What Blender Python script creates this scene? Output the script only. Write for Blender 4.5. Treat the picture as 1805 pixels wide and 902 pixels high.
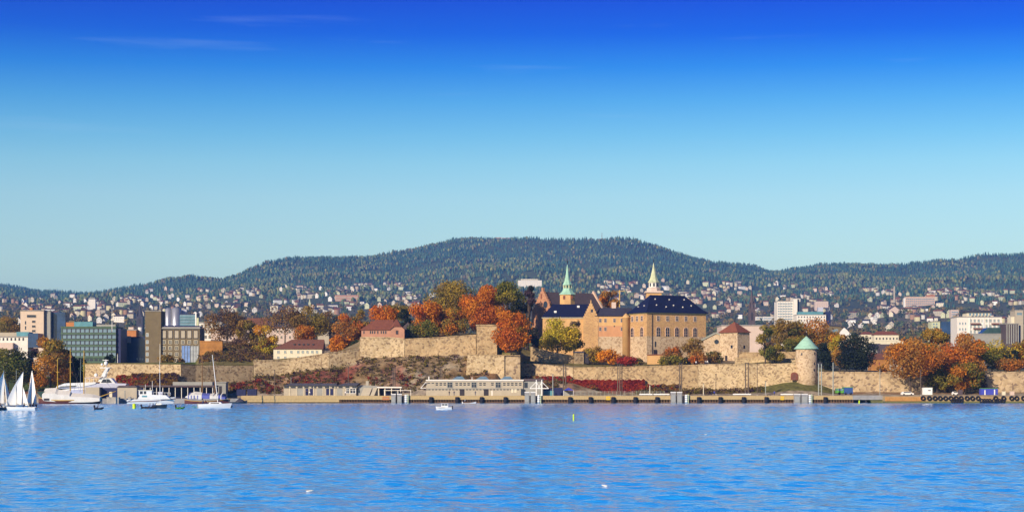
import bpy, math, random
import numpy as np
from mathutils import Vector
R = math.radians
rng = np.random.default_rng(7)
random.seed(7)
for o in list(bpy.data.objects): bpy.data.objects.remove(o)
SC = bpy.context.scene
COL = SC.collection
# ------------------------------------------------------------------ camera
FPX = 3500.0            # focal length in photograph pixels (1805 wide)
CAMH = 5.0              # eye height above the water
HZ = 685.0              # row of the true horizon
cd = bpy.data.cameras.new('camera'); cam = bpy.data.objects.new('camera', cd); COL.objects.link(cam)
cd.sensor_width = 36.0; cd.lens = FPX / 1805 * 36.0; cd.shift_y = (HZ - 451) / 1805
cd.clip_start = 1.0; cd.clip_end = 60000
cam.location = (0, 0, CAMH); cam.rotation_euler = (R(90), 0, 0)
SC.camera = cam
# ------------------------------------------------------------------ light
SUN_EL, SUN_AZ = 21.0, 36.0       # height of the sun; how far left of straight behind the camera it stands
W = bpy.data.worlds.new('World'); SC.world = W; W.use_nodes = True
nt = W.node_tree; nt.nodes.clear()
def wn(t, **k):
    n = nt.nodes.new(t)
    for a, b in k.items(): setattr(n, a, b)
    return n
wl = nt.links.new
wo = wn('ShaderNodeOutputWorld'); bg = wn('ShaderNodeBackground'); bg.inputs[1].default_value = 0.1
sky = wn('ShaderNodeTexSky', sky_type='NISHITA', sun_disc=False)
sky.sun_elevation = R(SUN_EL); sky.sun_rotation = R(180 + SUN_AZ)
sky.altitude = 0; sky.air_density = 1.0; sky.dust_density = 0.3; sky.ozone_density = 1.0
tc = wn('ShaderNodeTexCoord'); sx = wn('ShaderNodeSeparateXYZ'); wl(tc.outputs['Generated'], sx.inputs[0])
mr = wn('ShaderNodeMapRange'); mr.inputs[1].default_value = 0.0; mr.inputs[2].default_value = 0.4
wl(sx.outputs[2], mr.inputs[0])
ramp = wn('ShaderNodeValToRGB'); wl(mr.outputs[0], ramp.inputs[0])
SKY_STOPS = [(0.0, (.86, 1.0, .985)), (.153, (.839, 1.0, .988)), (.189, (.786, .967, .996)), (.238, (.708, .93, 1.0)), (.28, (.55, .867, 1.0)), (.315, (.364, .754, 1.0)), (.357, (.182, .585, 1.0)), (.398, (.045, .381, 1.0)), (.439, (.0, .185, .949)), (.48, (.0, .105, .869)), (.62, (.0, .16, .87)), (1.0, (.06, .24, .70))]
e = ramp.color_ramp.elements
e[0].position, e[0].color = SKY_STOPS[0][0], (*SKY_STOPS[0][1], 1)
e[1].position, e[1].color = SKY_STOPS[-1][0], (*SKY_STOPS[-1][1], 1)
for p_, c_ in SKY_STOPS[1:-1]:
    q = e.new(p_); q.color = (*c_, 1)
# thin streaks of high cloud
mp = wn('ShaderNodeMapping'); mp.inputs['Scale'].default_value = (5.0, 5.0, 75.0); mp.inputs['Rotation'].default_value = (0, R(1.5), 0)
mp.inputs['Location'].default_value = (.55, 0, .75); wl(tc.outputs['Generated'], mp.inputs[0])
nz = wn('ShaderNodeTexNoise'); nz.inputs['Scale'].default_value = 1.6; nz.inputs['Detail'].default_value = 7; nz.inputs['Roughness'].default_value = .55
wl(mp.outputs[0], nz.inputs[0])
cr = wn('ShaderNodeMapRange'); cr.inputs[1].default_value = .60; cr.inputs[2].default_value = .82; cr.inputs[4].default_value = .12
wl(nz.outputs[0], cr.inputs[0])
mul = wn('ShaderNodeMix', data_type='RGBA', blend_type='MULTIPLY'); mul.inputs[0].default_value = 1.0
wl(sky.outputs[0], mul.inputs[6]); wl(ramp.outputs[0], mul.inputs[7])
SKY_GAIN = 1.02
gn = wn('ShaderNodeVectorMath', operation='SCALE'); gn.inputs['Scale'].default_value = SKY_GAIN
wl(mul.outputs[2], gn.inputs[0])
mx = wn('ShaderNodeMix', data_type='RGBA'); wl(cr.outputs[0], mx.inputs[0]); wl(gn.outputs[0], mx.inputs[6]); mx.inputs[7].default_value = (4.5, 6.0, 7.8, 1)
wl(mx.outputs[2], bg.inputs[0]); wl(bg.outputs[0], wo.inputs[0])
sl = bpy.data.lights.new('sun', 'SUN'); sl.energy = 4.8; sl.angle = R(.5); sl.color = (1.0, .86, .66)
so = bpy.data.objects.new('sun', sl); COL.objects.link(so)
SDIR = Vector((-math.sin(R(SUN_AZ)) * math.cos(R(SUN_EL)), -math.cos(R(SUN_AZ)) * math.cos(R(SUN_EL)), math.sin(R(SUN_EL))))
so.rotation_euler = SDIR.to_track_quat('Z', 'Y').to_euler(); so.location = (-300, -300, 400)
vs = SC.view_settings; vs.view_transform = 'Standard'; vs.look = 'None'; vs.gamma = 1; vs.use_curve_mapping = False
vs.exposure = 0.4
SC.render.engine = 'CYCLES'
cy = SC.cycles; cy.max_bounces = 5; cy.diffuse_bounces = 2; cy.glossy_bounces = 3; cy.transmission_bounces = 2; cy.volume_bounces = 0
cy.transparent_max_bounces = 6; cy.use_denoising = True; cy.caustics_reflective = False; cy.caustics_refractive = False; cy.sample_clamp_indirect = 4
# ------------------------------------------------------------------ materials
MATS = {}
def newmat(name):
    m = bpy.data.materials.new(name); m.use_nodes = True; MATS[name] = m
    b = m.node_tree.nodes['Principled BSDF']; b.inputs['Specular IOR Level'].default_value = .25
    return m, m.node_tree, b
def node(t, k, **a):
    n = t.nodes.new(k)
    for p, q in a.items(): setattr(n, p, q)
    return n
def mat(name, c, rough=.75, var=.18, scale=1.2, metal=0, spec=.25, stretch=(1, 1, 1)):
    """a plain surface with uneven wear: the base colour times slow and fine noise"""
    if name in MATS: return MATS[name]
    m, t, b = newmat(name); b.inputs['Roughness'].default_value = rough; b.inputs['Metallic'].default_value = metal
    b.inputs['Specular IOR Level'].default_value = spec
    co = node(t, 'ShaderNodeTexCoord'); mp = node(t, 'ShaderNodeMapping'); mp.inputs['Scale'].default_value = stretch
    n = node(t, 'ShaderNodeTexNoise'); n.inputs['Scale'].default_value = scale; n.inputs['Detail'].default_value = 6; n.inputs['Roughness'].default_value = .65
    mr = node(t, 'ShaderNodeMapRange'); mr.inputs[1].default_value = .25; mr.inputs[2].default_value = .75
    mr.inputs[3].default_value = 1 - var; mr.inputs[4].default_value = 1 + var
    vm = node(t, 'ShaderNodeVectorMath', operation='SCALE'); vm.inputs[0].default_value = c
    l = t.links.new; l(co.outputs['Object'], mp.inputs[0]); l(mp.outputs[0], n.inputs[0]); l(n.outputs[0], mr.inputs[0]); l(mr.outputs[0], vm.inputs['Scale']); l(vm.outputs[0], b.inputs[0])
    return m
def stone(name, c1, c2, c3, mortar, size=.9, flat=1.7, mfac=.85, big=.25):
    """random rubble: one colour per stone, joints between, slow weather stains"""
    m, t, b = newmat(name); b.inputs['Roughness'].default_value = .9; b.inputs['Specular IOR Level'].default_value = .1
    l = t.links.new
    co = node(t, 'ShaderNodeTexCoord'); mp = node(t, 'ShaderNodeMapping'); mp.inputs['Scale'].default_value = (1 / size, 1 / size, flat / size)
    l(co.outputs['Object'], mp.inputs[0])
    v = node(t, 'ShaderNodeTexVoronoi'); v.inputs['Scale'].default_value = 1.0; l(mp.outputs[0], v.inputs[0])
    sp = node(t, 'ShaderNodeSeparateColor'); l(v.outputs['Color'], sp.inputs[0])
    cr = node(t, 'ShaderNodeValToRGB'); l(sp.outputs[0], cr.inputs[0])
    e = cr.color_ramp.elements; e[0].color = (*c3, 1); e[1].color = (*c2, 1); e[0].position = .10; e[1].position = 1
    q = e.new(.34); q.color = (*c1, 1); q = e.new(.6); q.color = tuple((a + b_) / 2 for a, b_ in zip(c1, c2)) + (1,)
    d = node(t, 'ShaderNodeTexVoronoi', feature='DISTANCE_TO_EDGE'); l(mp.outputs[0], d.inputs[0])
    ed = node(t, 'ShaderNodeMapRange'); ed.inputs[1].default_value = .02; ed.inputs[2].default_value = .14; ed.inputs[3].default_value = mfac; ed.inputs[4].default_value = 0
    l(d.outputs['Distance'], ed.inputs[0])
    mx = node(t, 'ShaderNodeMix', data_type='RGBA'); l(ed.outputs[0], mx.inputs[0]); l(cr.outputs[0], mx.inputs[6]); mx.inputs[7].default_value = (*mortar, 1)
    n = node(t, 'ShaderNodeTexNoise'); n.inputs['Scale'].default_value = .13; n.inputs['Detail'].default_value = 7; n.inputs['Roughness'].default_value = .7; l(co.outputs['Object'], n.inputs[0])
    mr = node(t, 'ShaderNodeMapRange'); mr.inputs[1].default_value = .3; mr.inputs[2].default_value = .7; mr.inputs[3].default_value = 1 - big; mr.inputs[4].default_value = 1 + big; l(n.outputs[0], mr.inputs[0])
    vm = node(t, 'ShaderNodeVectorMath', operation='SCALE'); l(mx.outputs[2], vm.inputs[0]); l(mr.outputs[0], vm.inputs['Scale']); l(vm.outputs[0], b.inputs[0])
    bp = node(t, 'ShaderNodeBump'); bp.inputs['Strength'].default_value = .6; bp.inputs['Distance'].default_value = .12
    l(d.outputs['Distance'], bp.inputs['Height']); l(bp.outputs[0], b.inputs['Normal'])
    return m
def attrmat(name, rough=.85, transl=0.0, fine=None):
    m, t, b = newmat(name); b.inputs['Roughness'].default_value = rough; b.inputs['Specular IOR Level'].default_value = .1
    l = t.links.new
    a = node(t, 'ShaderNodeAttribute', attribute_name='Col'); out = a.outputs['Color']
    if fine:
        co = node(t, 'ShaderNodeTexCoord'); n = node(t, 'ShaderNodeTexNoise'); n.inputs['Scale'].default_value = fine; n.inputs['Detail'].default_value = 8; n.inputs['Roughness'].default_value = .75
        l(co.outputs['Object'], n.inputs[0])
        mr = node(t, 'ShaderNodeMapRange'); mr.inputs[1].default_value = .3; mr.inputs[2].default_value = .7; mr.inputs[3].default_value = .3; mr.inputs[4].default_value = 1.7; l(n.outputs[0], mr.inputs[0])
        vm = node(t, 'ShaderNodeVectorMath', operation='SCALE'); l(out, vm.inputs[0]); l(mr.outputs[0], vm.inputs['Scale']); out = vm.outputs[0]
        bp = node(t, 'ShaderNodeBump'); bp.inputs['Strength'].default_value = .8; bp.inputs['Distance'].default_value = .5; l(n.outputs[0], bp.inputs['Height']); l(bp.outputs[0], b.inputs['Normal'])
    l(out, b.inputs[0])
    if transl:
        tr = node(t, 'ShaderNodeBsdfTranslucent'); l(out, tr.inputs[0])
        ms = node(t, 'ShaderNodeMixShader'); ms.inputs[0].default_value = transl
        o = t.nodes['Material Output']; l(b.outputs[0], ms.inputs[1]); l(tr.outputs[0], ms.inputs[2]); l(ms.outputs[0], o.inputs[0])
    return m
LEAF = attrmat('leaves', .8, .38)
FOREST = attrmat('forest', .95)
EARTH = attrmat('earth', .95, 0, .35)
WALL_PALE = stone('rubble_pale', (.52, .375, .20), (.63, .48, .285), (.26, .175, .10), (.41, .29, .16), .60, 1.05, .4, .28)
WALL_TAN = stone('rubble_tan', (.43, .29, .145), (.53, .385, .21), (.22, .15, .085), (.34, .23, .13), .64, 1.05, .5, .34)
WALL_DIM = stone('rubble_dark', (.30, .21, .12), (.40, .31, .19), (.14, .10, .06), (.22, .15, .09), .7, 1.1, .55, .35)  # rubble in a darker overall tone
WALL_BLOCK = stone('rubble_blocks', (.41, .29, .155), (.53, .395, .24), (.17, .115, .08), (.38, .28, .18), .9, 1.15, .6, .3)
CASTLE_LOW = stone('castle_rubble', (.54, .39, .24), (.62, .48, .32), (.34, .23, .14), (.46, .32, .19), .58, 1.1, .45, .18)
CASTLE_BRICK = stone('castle_brick', (.55, .315, .125), (.62, .385, .17), (.40, .22, .11), (.50, .31, .16), .5, 2.2, .4, .18)
CASTLE_PLASTER = mat('castle_plaster', (.60, .355, .145), .85, .16, .4)
CASTLE_RED = mat('castle_red_plaster', (.55, .27, .13), .85, .18, .35)
BRICK_PINK = stone('gable_brick', (.50, .23, .13), (.57, .30, .17), (.34, .16, .09), (.48, .25, .14), .5, 2.2, .4, .2)
SLATE = mat('navy_slate', (.012, .014, .045), .45, .35, .8)
SLATE_GREY = mat('grey_slate', (.045, .042, .065), .6, .3, .8)
SLATE_PURPLE = mat('brown_slate', (.09, .065, .07), .7, .3, .8)
TILE_RED = mat('red_tiles', (.20, .066, .038), .8, .25, .9)
TILE_BROWN = mat('brown_tiles', (.16, .065, .045), .8, .25, .9)
COPPER = mat('green_copper', (.33, .54, .40), .6, .2, .8)
COPPER_PALE = mat('pale_copper', (.52, .53, .33), .6, .2, .8)
CREAM = mat('cream_plaster', (.68, .60, .44), .8, .1, .6)
WHITE = mat('white_paint', (.80, .77, .72), .5, .06, 1)
WHITE2 = mat('white_render', (.74, .68, .60), .7, .1, .4)
PINK = mat('pink_render', (.62, .42, .30), .8, .1, .3)
BEIGE_R = mat('beige_render', (.62, .48, .36), .8, .1, .3)
PALEPINK = mat('pale_pink_render', (.60, .46, .38), .8, .1, .3)
BEIGE = mat('beige_panel', (.42, .36, .27), .8, .12, .5)
GREYP = mat('grey_panel', (.30, .29, .26), .8, .12, .5)
CONC = mat('concrete', (.40, .35, .28), .9, .25, .5)
CONC_D = mat('weathered_concrete', (.28, .26, .24), .9, .3, .5)
GLASS = mat('dark_glass', (.02, .025, .045), .12, .5, .5, 0, .5)
GLASS_B = mat('blue_glass', (.02, .05, .13), .15, .5, .2, 0, .5)
GLASS_L = mat('pale_glass', (.16, .24, .30), .15, .45, .25, 0, .5)
TEAL = mat('teal_panel', (.10, .26, .30), .5, .25, .3)
GREENP = mat('green_panel', (.075, .125, .08), .6, .2, .4)
OLIVEB = mat('olive_brick', (.165, .125, .07), .9, .18, .6)
ORANGEP = mat('orange_brick', (.46, .18, .06), .85, .15, .4)
OCHRE = mat('ochre_wall', (.38, .17, .045), .9, .45, .25)
STEEL = mat('silver_steel', (.42, .42, .45), .35, .1, .3, .6)
BLACK = mat('black_rubber', (.016, .014, .02), .8, .4, 1.5)
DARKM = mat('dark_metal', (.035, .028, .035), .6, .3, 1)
POLE = mat('pole_metal', (.12, .085, .06), .6, .2, 1)
POLEG = mat('galvanised_metal', (.30, .31, .27), .5, .2, 1)
RUST = mat('rusty_piles', (.16, .085, .045), .9, .4, 1.2)
TIMBER = mat('pale_timber', (.45, .31, .14), .85, .25, 1.0, 0, .2, (3, 1, 1))
TIMBER_O = mat('orange_timber', (.44, .21, .06), .85, .3, .8, 0, .2, (3, 1, 1))
MOSS = mat('mossy_stone', (.13, .12, .045), .95, .35, .8)
YELLOW = mat('yellow_paint', (.70, .42, .02), .6, .1, 1)
LIME = mat('lime_paint', (.55, .70, .02), .5, .1, 1)
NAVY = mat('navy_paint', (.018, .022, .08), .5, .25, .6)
BLUEP = mat('blue_paint', (.06, .075, .42), .5, .15, .6)
BLUET = mat('blue_truck_paint', (.04, .09, .26), .5, .2, .6)
GREENL = mat('green_paint', (.10, .35, .05), .6, .2, .6)
GREEND = mat('dark_green_paint', (.015, .045, .035), .4, .2, .6)
WOODY = mat('varnished_wood', (.42, .24, .02), .4, .2, 1)
WOODB = mat('brown_wood', (.20, .10, .03), .5, .2, 1)
CANVAS = mat('white_canvas', (.62, .58, .52), .85, .12, .7, 0, .1, (1, 1, .4))
STRIPE = mat('blue_canvas', (.10, .11, .34), .85, .2, .7)
SAIL = mat('sail_cloth', (.82, .78, .72), .7, .05, .5)
GEL = mat('white_gelcoat', (.66, .65, .63), .25, .05, .6, 0, .5)
GELB = mat('bluish_gelcoat', (.46, .46, .56), .25, .1, .6, 0, .5)
HULLD = mat('dark_hull', (.02, .03, .045), .3, .3, .8, 0, .5)
HULLR = mat('red_brown_hull', (.11, .03, .02), .4, .2, .8, 0, .4)
SKIN = mat('skin', (.45, .25, .16), .6, .1, 8)
BARK = mat('bark', (.085, .06, .045), .95, .35, 2)
BARK_PALE = mat('pale_bark', (.20, .16, .12), .95, .35, 2)
REDP = mat('red_paint', (.45, .04, .03), .5, .1, 1)
PINKISH = mat('terracotta_render', (.44, .22, .14), .85, .15, .4)
# ------------------------------------------------------------------ geometry helpers
def P(px, py, Y): return Vector(((px - 902.5) * Y / FPX, Y, CAMH + (HZ - py) * Y / FPX))
class MB:
    def __init__(s): s.v = []; s.f = []; s.m = []
    def add(s, vs, fs, m=0):
        b = len(s.v); s.v += [tuple(q) for q in vs]
        for f in fs: s.f.append([b + i for i in f]); s.m.append(m)
        return s
    def box(s, x0, x1, y0, y1, z0, z1, m=0, top=None):
        tx0, tx1, ty0, ty1 = top or (x0, x1, y0, y1)
        return s.add([(x0, y0, z0), (x1, y0, z0), (x1, y1, z0), (x0, y1, z0), (tx0, ty0, z1), (tx1, ty0, z1), (tx1, ty1, z1), (tx0, ty1, z1)],
                     [(3, 2, 1, 0), (4, 5, 6, 7), (0, 1, 5, 4), (1, 2, 6, 5), (2, 3, 7, 6), (3, 0, 4, 7)], m)
    def prism(s, pts, y0, y1, m=0, axis='y'):
        """pts: outline in (x, z), counter-clockwise seen from -y; pushed from y0 to y1"""
        n = len(pts)
        if axis == 'y': vs = [(a, y0, b) for a, b in pts] + [(a, y1, b) for a, b in pts]
        elif axis == 'x': vs = [(y0, a, b) for a, b in pts] + [(y1, a, b) for a, b in pts]
        else: vs = [(a, b, y0) for a, b in pts] + [(a, b, y1) for a, b in pts]
        return s.add(vs, [tuple(range(n)), tuple(range(2 * n - 1, n - 1, -1))] + [(i, n + i, n + (i + 1) % n, (i + 1) % n) for i in range(n)], m)
    def tube(s, p, q, r0, r1=None, n=6, m=0):
        r1 = r0 if r1 is None else r1
        p, q = Vector(p), Vector(q); d = (q - p).normalized()
        a = d.orthogonal().normalized(); b = d.cross(a)
        vs = [p + (a * math.cos(6.2832 * i / n) + b * math.sin(6.2832 * i / n)) * r0 for i in range(n)] + [q + (a * math.cos(6.2832 * i / n) + b * math.sin(6.2832 * i / n)) * r1 for i in range(n)]
        return s.add(vs, [(i, (i + 1) % n, n + (i + 1) % n, n + i) for i in range(n)] + [tuple(range(n - 1, -1, -1)), tuple(range(n, 2 * n))], m)
    def lathe(s, prof, n=16, cx=0, cy=0, m=0, sy=1.0):
        vs = []; k = len(prof)
        for r, z in prof:
            for i in range(n): a = 6.28318 * (i + .5) / n; vs.append((cx + r * math.cos(a), cy + r * math.sin(a) * sy, z))
        fs = [(j * n + i, j * n + (i + 1) % n, (j + 1) * n + (i + 1) % n, (j + 1) * n + i) for j in range(k - 1) for i in range(n)]
        fs += [tuple(range(n - 1, -1, -1)), tuple((k - 1) * n + i for i in range(n))]
        return s.add(vs, fs, m)
    def torus(s, c, r, t, n=12, k=6, m=0):
        vs = []
        for i in range(n):
            a = 6.28318 * i / n
            for j in range(k):
                b = 6.28318 * j / k; q = r + t * math.cos(b); vs.append((c[0] + q * math.cos(a), c[1] + t * math.sin(b) * 1.3, c[2] + q * math.sin(a)))
        return s.add(vs, [(i * k + j, i * k + (j + 1) % k, ((i + 1) % n) * k + (j + 1) % k, ((i + 1) % n) * k + j) for i in range(n) for j in range(k)], m)
    def grid(s, rows, m=0, close=False):
        n = len(rows[0]); vs = [p for r in rows for p in r]
        return s.add(vs, [(j * n + i, j * n + i + 1, (j + 1) * n + i + 1, (j + 1) * n + i) for j in range(len(rows) - 1) for i in range(n - 1)], m)
    def mesh(s, name, mats, smooth=False):
        me = bpy.data.meshes.new(name); me.from_pydata(s.v, [], s.f)
        for q in (mats if isinstance(mats, (list, tuple)) else [mats]): me.materials.append(q)
        me.polygons.foreach_set('material_index', s.m)
        if smooth: me.polygons.foreach_set('use_smooth', [True] * len(s.f))
        me.update(); return me
def link(name, me, parent=None, loc=None, rot=0):
    o = bpy.data.objects.new(name, me); COL.objects.link(o)
    if parent: o.parent = parent
    if loc is not None: o.location = loc
    if rot: o.rotation_euler = (0, 0, rot)
    return o
def tag(o, label, cat, group=None, kind=None):
    if kind: o['kind'] = kind
    if label: o['label'] = label
    if cat: o['category'] = cat
    if group: o['group'] = group
    return o
def thing(name, label, cat, loc, rot=0, group=None):
    o = bpy.data.objects.new(name, None); COL.objects.link(o); o.location = loc; o.rotation_euler = (0, 0, rot); o.empty_display_size = .5
    return tag(o, label, cat, group)
def part(mb, name, parent, mats, label=None, smooth=False, loc=None, rot=0):
    o = link(name, mb.mesh(name, mats, smooth), parent, loc, rot)
    if label: o['label'] = label
    return o
def solo(mb, name, label, cat, mats, loc=(0, 0, 0), rot=0, group=None, smooth=False):
    return tag(link(name, mb.mesh(name, mats, smooth), None, loc, rot), label, cat, group)
def structure(name, me): return tag(link(name, me), None, None, None, 'structure')
class Fr:
    """a thing anchored at photo position (px, py) and distance Y; x() and z() turn photo positions into its own metres"""
    def __init__(s, name, label, cat, px, py, Y, rot=0, group=None):
        s.px, s.py, s.Y, s.s = px, py, Y, Y / FPX
        s.o = thing(name, label, cat, P(px, py, Y), rot, group); s.c = math.cos(rot)
    def x(s, px): return (px - s.px) * s.s / s.c
    def z(s, py): return (s.py - py) * s.s
    def m(s, n): return n * s.s
    def box(s, mb, a, b, t, u, y0, y1, m=0): return mb.box(s.x(a), s.x(b), y0, y1, s.z(u), s.z(t), m)
    def part(s, mb, name, mats, label=None, smooth=False): return part(mb, name, s.o, mats, label, smooth)
WIN = {}
def winmesh(w, h, kind, fm, gm):
    k = (round(w, 2), round(h, 2), kind, fm.name, gm.name)
    if k in WIN: return WIN[k]
    b = MB(); t = min(w, h) * .13; d = .12
    if kind == 'arch':
        n = 8; arc = [(w / 2 * math.cos(math.pi * i / n), h / 2 - w / 2 + w / 2 * math.sin(math.pi * i / n)) for i in range(n + 1)]
        out = [(-w / 2, -h / 2), (w / 2, -h / 2)] + arc
        b.prism(out, -.03, .1, 1)
        k2 = (w / 2 + t) / (w / 2); o2 = [(x * k2, z + (t if z > 0 else 0)) for x, z in out]
        m_ = len(out)
        b.add([(x, -.16, z) for x, z in out] + [(x, -.16, z) for x, z in o2] + [(x, 0, z) for x, z in o2],
              [(i, (i + 1) % m_, m_ + (i + 1) % m_, m_ + i) for i in range(m_)] + [(m_ + i, m_ + (i + 1) % m_, 2 * m_ + (i + 1) % m_, 2 * m_ + i) for i in range(m_)], 0)
        b.box(-t * .25, t * .25, -.07, -.031, -h / 2, h / 2 - w * .02, 0)
        for q in (-.25, .05): b.box(-w / 2, w / 2, -.068, -.03, h * q - t * .2, h * q + t * .2, 0)
    elif kind == 'pane':
        b.box(-w / 2, w / 2, -.05, .1, -h / 2, h / 2, 1)
    else:
        b.box(-w / 2, w / 2, -.03, .1, -h / 2, h / 2, 1)
        b.box(-w / 2 - t, -w / 2, -d, .1, -h / 2 - t, h / 2 + t, 0).box(w / 2, w / 2 + t, -d, .1, -h / 2 - t, h / 2 + t, 0)
        b.box(-w / 2, w / 2, -d + .01, .1, h / 2, h / 2 + t, 0).box(-w / 2, w / 2, -d - .1, .1, -h / 2 - t, -h / 2, 0)
        if kind == 'cross': b.box(-t * .3, t * .3, -.08, -.03, -h / 2, h / 2, 0).box(-w / 2, w / 2, -.075, -.03, h * .12 - t * .3, h * .12 + t * .3, 0)
    WIN[k] = b.mesh('window', [fm, gm]); return WIN[k]
def window(parent, x, y, z, w, h, kind='cross', fm=None, gm=None, rot=0, name='window'):
    return link(name, winmesh(w, h, kind, fm or CREAM, gm or GLASS), parent, (x, y, z), rot)
def wins(F, pxs, py, w, h, kind='cross', fm=None, gm=None, y=0, name='window'):
    for p in pxs: window(F.o, F.x(p), y, F.z(py), F.m(w), F.m(h), kind, fm, gm, 0, name)
# numpy value noise
def vnoise(x, y, seed=0):
    xi = np.floor(x).astype(np.int64); yi = np.floor(y).astype(np.int64); xf = x - xi; yf = y - yi
    def h(a, b):
        n = (a * 374761393 + b * 668265263 + seed * 1442695041) & 0xffffffff
        n = ((n ^ (n >> 13)) * 1274126177) & 0xffffffff
        return ((n ^ (n >> 16)) & 0xffff) / 65535.0
    u = xf * xf * (3 - 2 * xf); v = yf * yf * (3 - 2 * yf)
    return (h(xi, yi) * (1 - u) + h(xi + 1, yi) * u) * (1 - v) + (h(xi, yi + 1) * (1 - u) + h(xi + 1, yi + 1) * u) * v
def fbm(x, y, seed=0, o=4):
    r = 0; a = .5; t = 0
    for i in range(o): r = r + a * vnoise(x * 2 ** i, y * 2 ** i, seed + i); t += a; a *= .55
    return r / t
def colmesh(name, V, faces_n, idx, cols, material, smooth=False):
    """mesh from arrays: V (n,3), all faces of faces_n corners, idx flat, cols (n,3) per vertex"""
    me = bpy.data.meshes.new(name); n = len(V); nf = len(idx) // faces_n
    me.vertices.add(n); me.vertices.foreach_set('co', np.ascontiguousarray(V, dtype=np.float32).ravel())
    me.loops.add(len(idx)); me.loops.foreach_set('vertex_index', np.ascontiguousarray(idx, dtype=np.int32))
    me.polygons.add(nf); me.polygons.foreach_set('loop_start', np.arange(nf, dtype=np.int32) * faces_n)
    if smooth: me.polygons.foreach_set('use_smooth', np.ones(nf, dtype=bool))
    a = me.attributes.new('Col', 'FLOAT_COLOR', 'POINT')
    a.data.foreach_set('color', np.concatenate([cols, np.ones((n, 1))], 1).astype(np.float32).ravel())
    me.materials.append(material); me.update(calc_edges=True); me.validate(); return me
def leafquads(C, N, S, aspect=1.0, r=None):
    """C centres, N normals, S sizes -> quad vertices (4n,3)"""
    r = r or rng
    n = len(C); N = N / (np.linalg.norm(N, axis=1, keepdims=True) + 1e-9)
    a = np.cross(N, r.normal(size=(n, 3))); a /= np.linalg.norm(a, axis=1, keepdims=True) + 1e-9
    b = np.cross(N, a); S = S[:, None]
    return np.stack([C - a * S, C - b * S * aspect, C + a * S, C + b * S * aspect], 1).reshape(-1, 3)
# ================================================================== the ground, the water, the hills
def tab(pairs):
    a = np.array(pairs, float); return lambda p: np.interp(p, a[:, 0], a[:, 1])
YW = tab([(-600, 748), (320, 748), (345, 752), (448, 760), (498, 764), (580, 768), (640, 774), (840, 776), (875, 778), (925, 768), (1010, 758), (1230, 752), (1440, 750), (1560, 748), (2500, 748)])
CB = tab([(-600, 690), (320, 688), (345, 676), (446, 672), (450, 662), (498, 660), (540, 652), (580, 647), (600, 648), (634, 634), (638, 629), (720, 627), (840, 625), (876.5, 626), (880, 655), (925, 668), (1010, 672), (1060, 690), (1300, 689), (1340, 682), (1380, 674), (1410, 671), (1440, 675), (1480, 690), (2500, 692)])
CT = tab([(-600, 688), (146, 688), (152, 642), (320, 643), (345, 644), (446, 644), (450, 637), (498, 636), (540, 630), (580, 624), (600, 621), (634, 614), (638, 596), (690, 597), (720, 599), (840, 592), (876, 592), (880, 621), (913, 624), (917, 641), (1010, 649), (1100, 648), (1230, 645), (1400, 644), (1440, 657), (2500, 658)])
PL = tab([(-600, 680), (130, 672), (150, 641), (250, 639), (345, 638), (362, 606), (430, 604), (452, 616), (490, 630), (575, 631), (610, 611), (640, 593), (840, 587), (875, 590), (900, 608), (940, 618), (1000, 627), (1130, 634), (1270, 630), (1400, 617), (1440, 642), (1480, 652), (1560, 653), (2500, 652)])
RIDGE = tab([(-600, 500), (-200, 505), (0, 514), (60, 521), (110, 524), (160, 521), (210, 517), (250, 512), (290, 504), (330, 499), (390, 500), (410, 493), (440, 480), (480, 470), (540, 462), (570, 459), (620, 460), (700, 458), (730, 453), (760, 441), (800, 430), (850, 424), (900, 424), (940, 423), (990, 426), (1040, 424), (1075, 425), (1110, 426), (1150, 434), (1200, 447), (1250, 459), (1300, 468), (1350, 476), (1375, 478), (1410, 475), (1450, 470), (1500, 467), (1550, 468), (1600, 470), (1650, 466), (1700, 464), (1750, 458), (1805, 454), (2000, 450), (2500, 460)])
RY = tab([(-600, 8600), (200, 8600), (300, 6600), (420, 6400), (560, 7000), (760, 7500), (1180, 7500), (1340, 8000), (1500, 7200), (2500, 7000)])
BK = tab([(-600, 12), (345, 12), (372, 28), (480, 26), (640, 26), (720, 14), (2500, 12)])
def zof(py, Y): return CAMH + (HZ - py) * Y / FPX
def controls(p):
    """ground profile away from the camera for photo column(s) p: lists of (Y, z)"""
    yw = YW(p); r = RIDGE(p); ry = RY(p); o = np.ones_like(p)
    py4 = np.maximum(529, r + 12); py3 = np.maximum(556, r + 32)
    rows = [(734.6 * o, -3.0 * o), (735 * o, 2.55 * o), (yw - 1, zof(CB(p), yw)), (yw + .8, zof(CT(p), yw)), (842 * o, zof(PL(p), 842)),
            (930 * o, BK(p)), (1150 * o, BK(p) + 3), (1800 * o, zof(616, 1800) * o), (2800 * o, zof(586, 2800) * o), (3800 * o, zof(py3, 3800)), (4800 * o, zof(py4, 4800)),
            (4800 + (ry - 4800) * .5, zof(py4 + (r - py4) * .52, 4800 + (ry - 4800) * .5)), (ry, zof(r, ry)), (ry + 1400, zof(r, ry) - 60), (24000 * o, 150 * o)]
    return np.array([a for a, b in rows]), np.array([b for a, b in rows])
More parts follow.
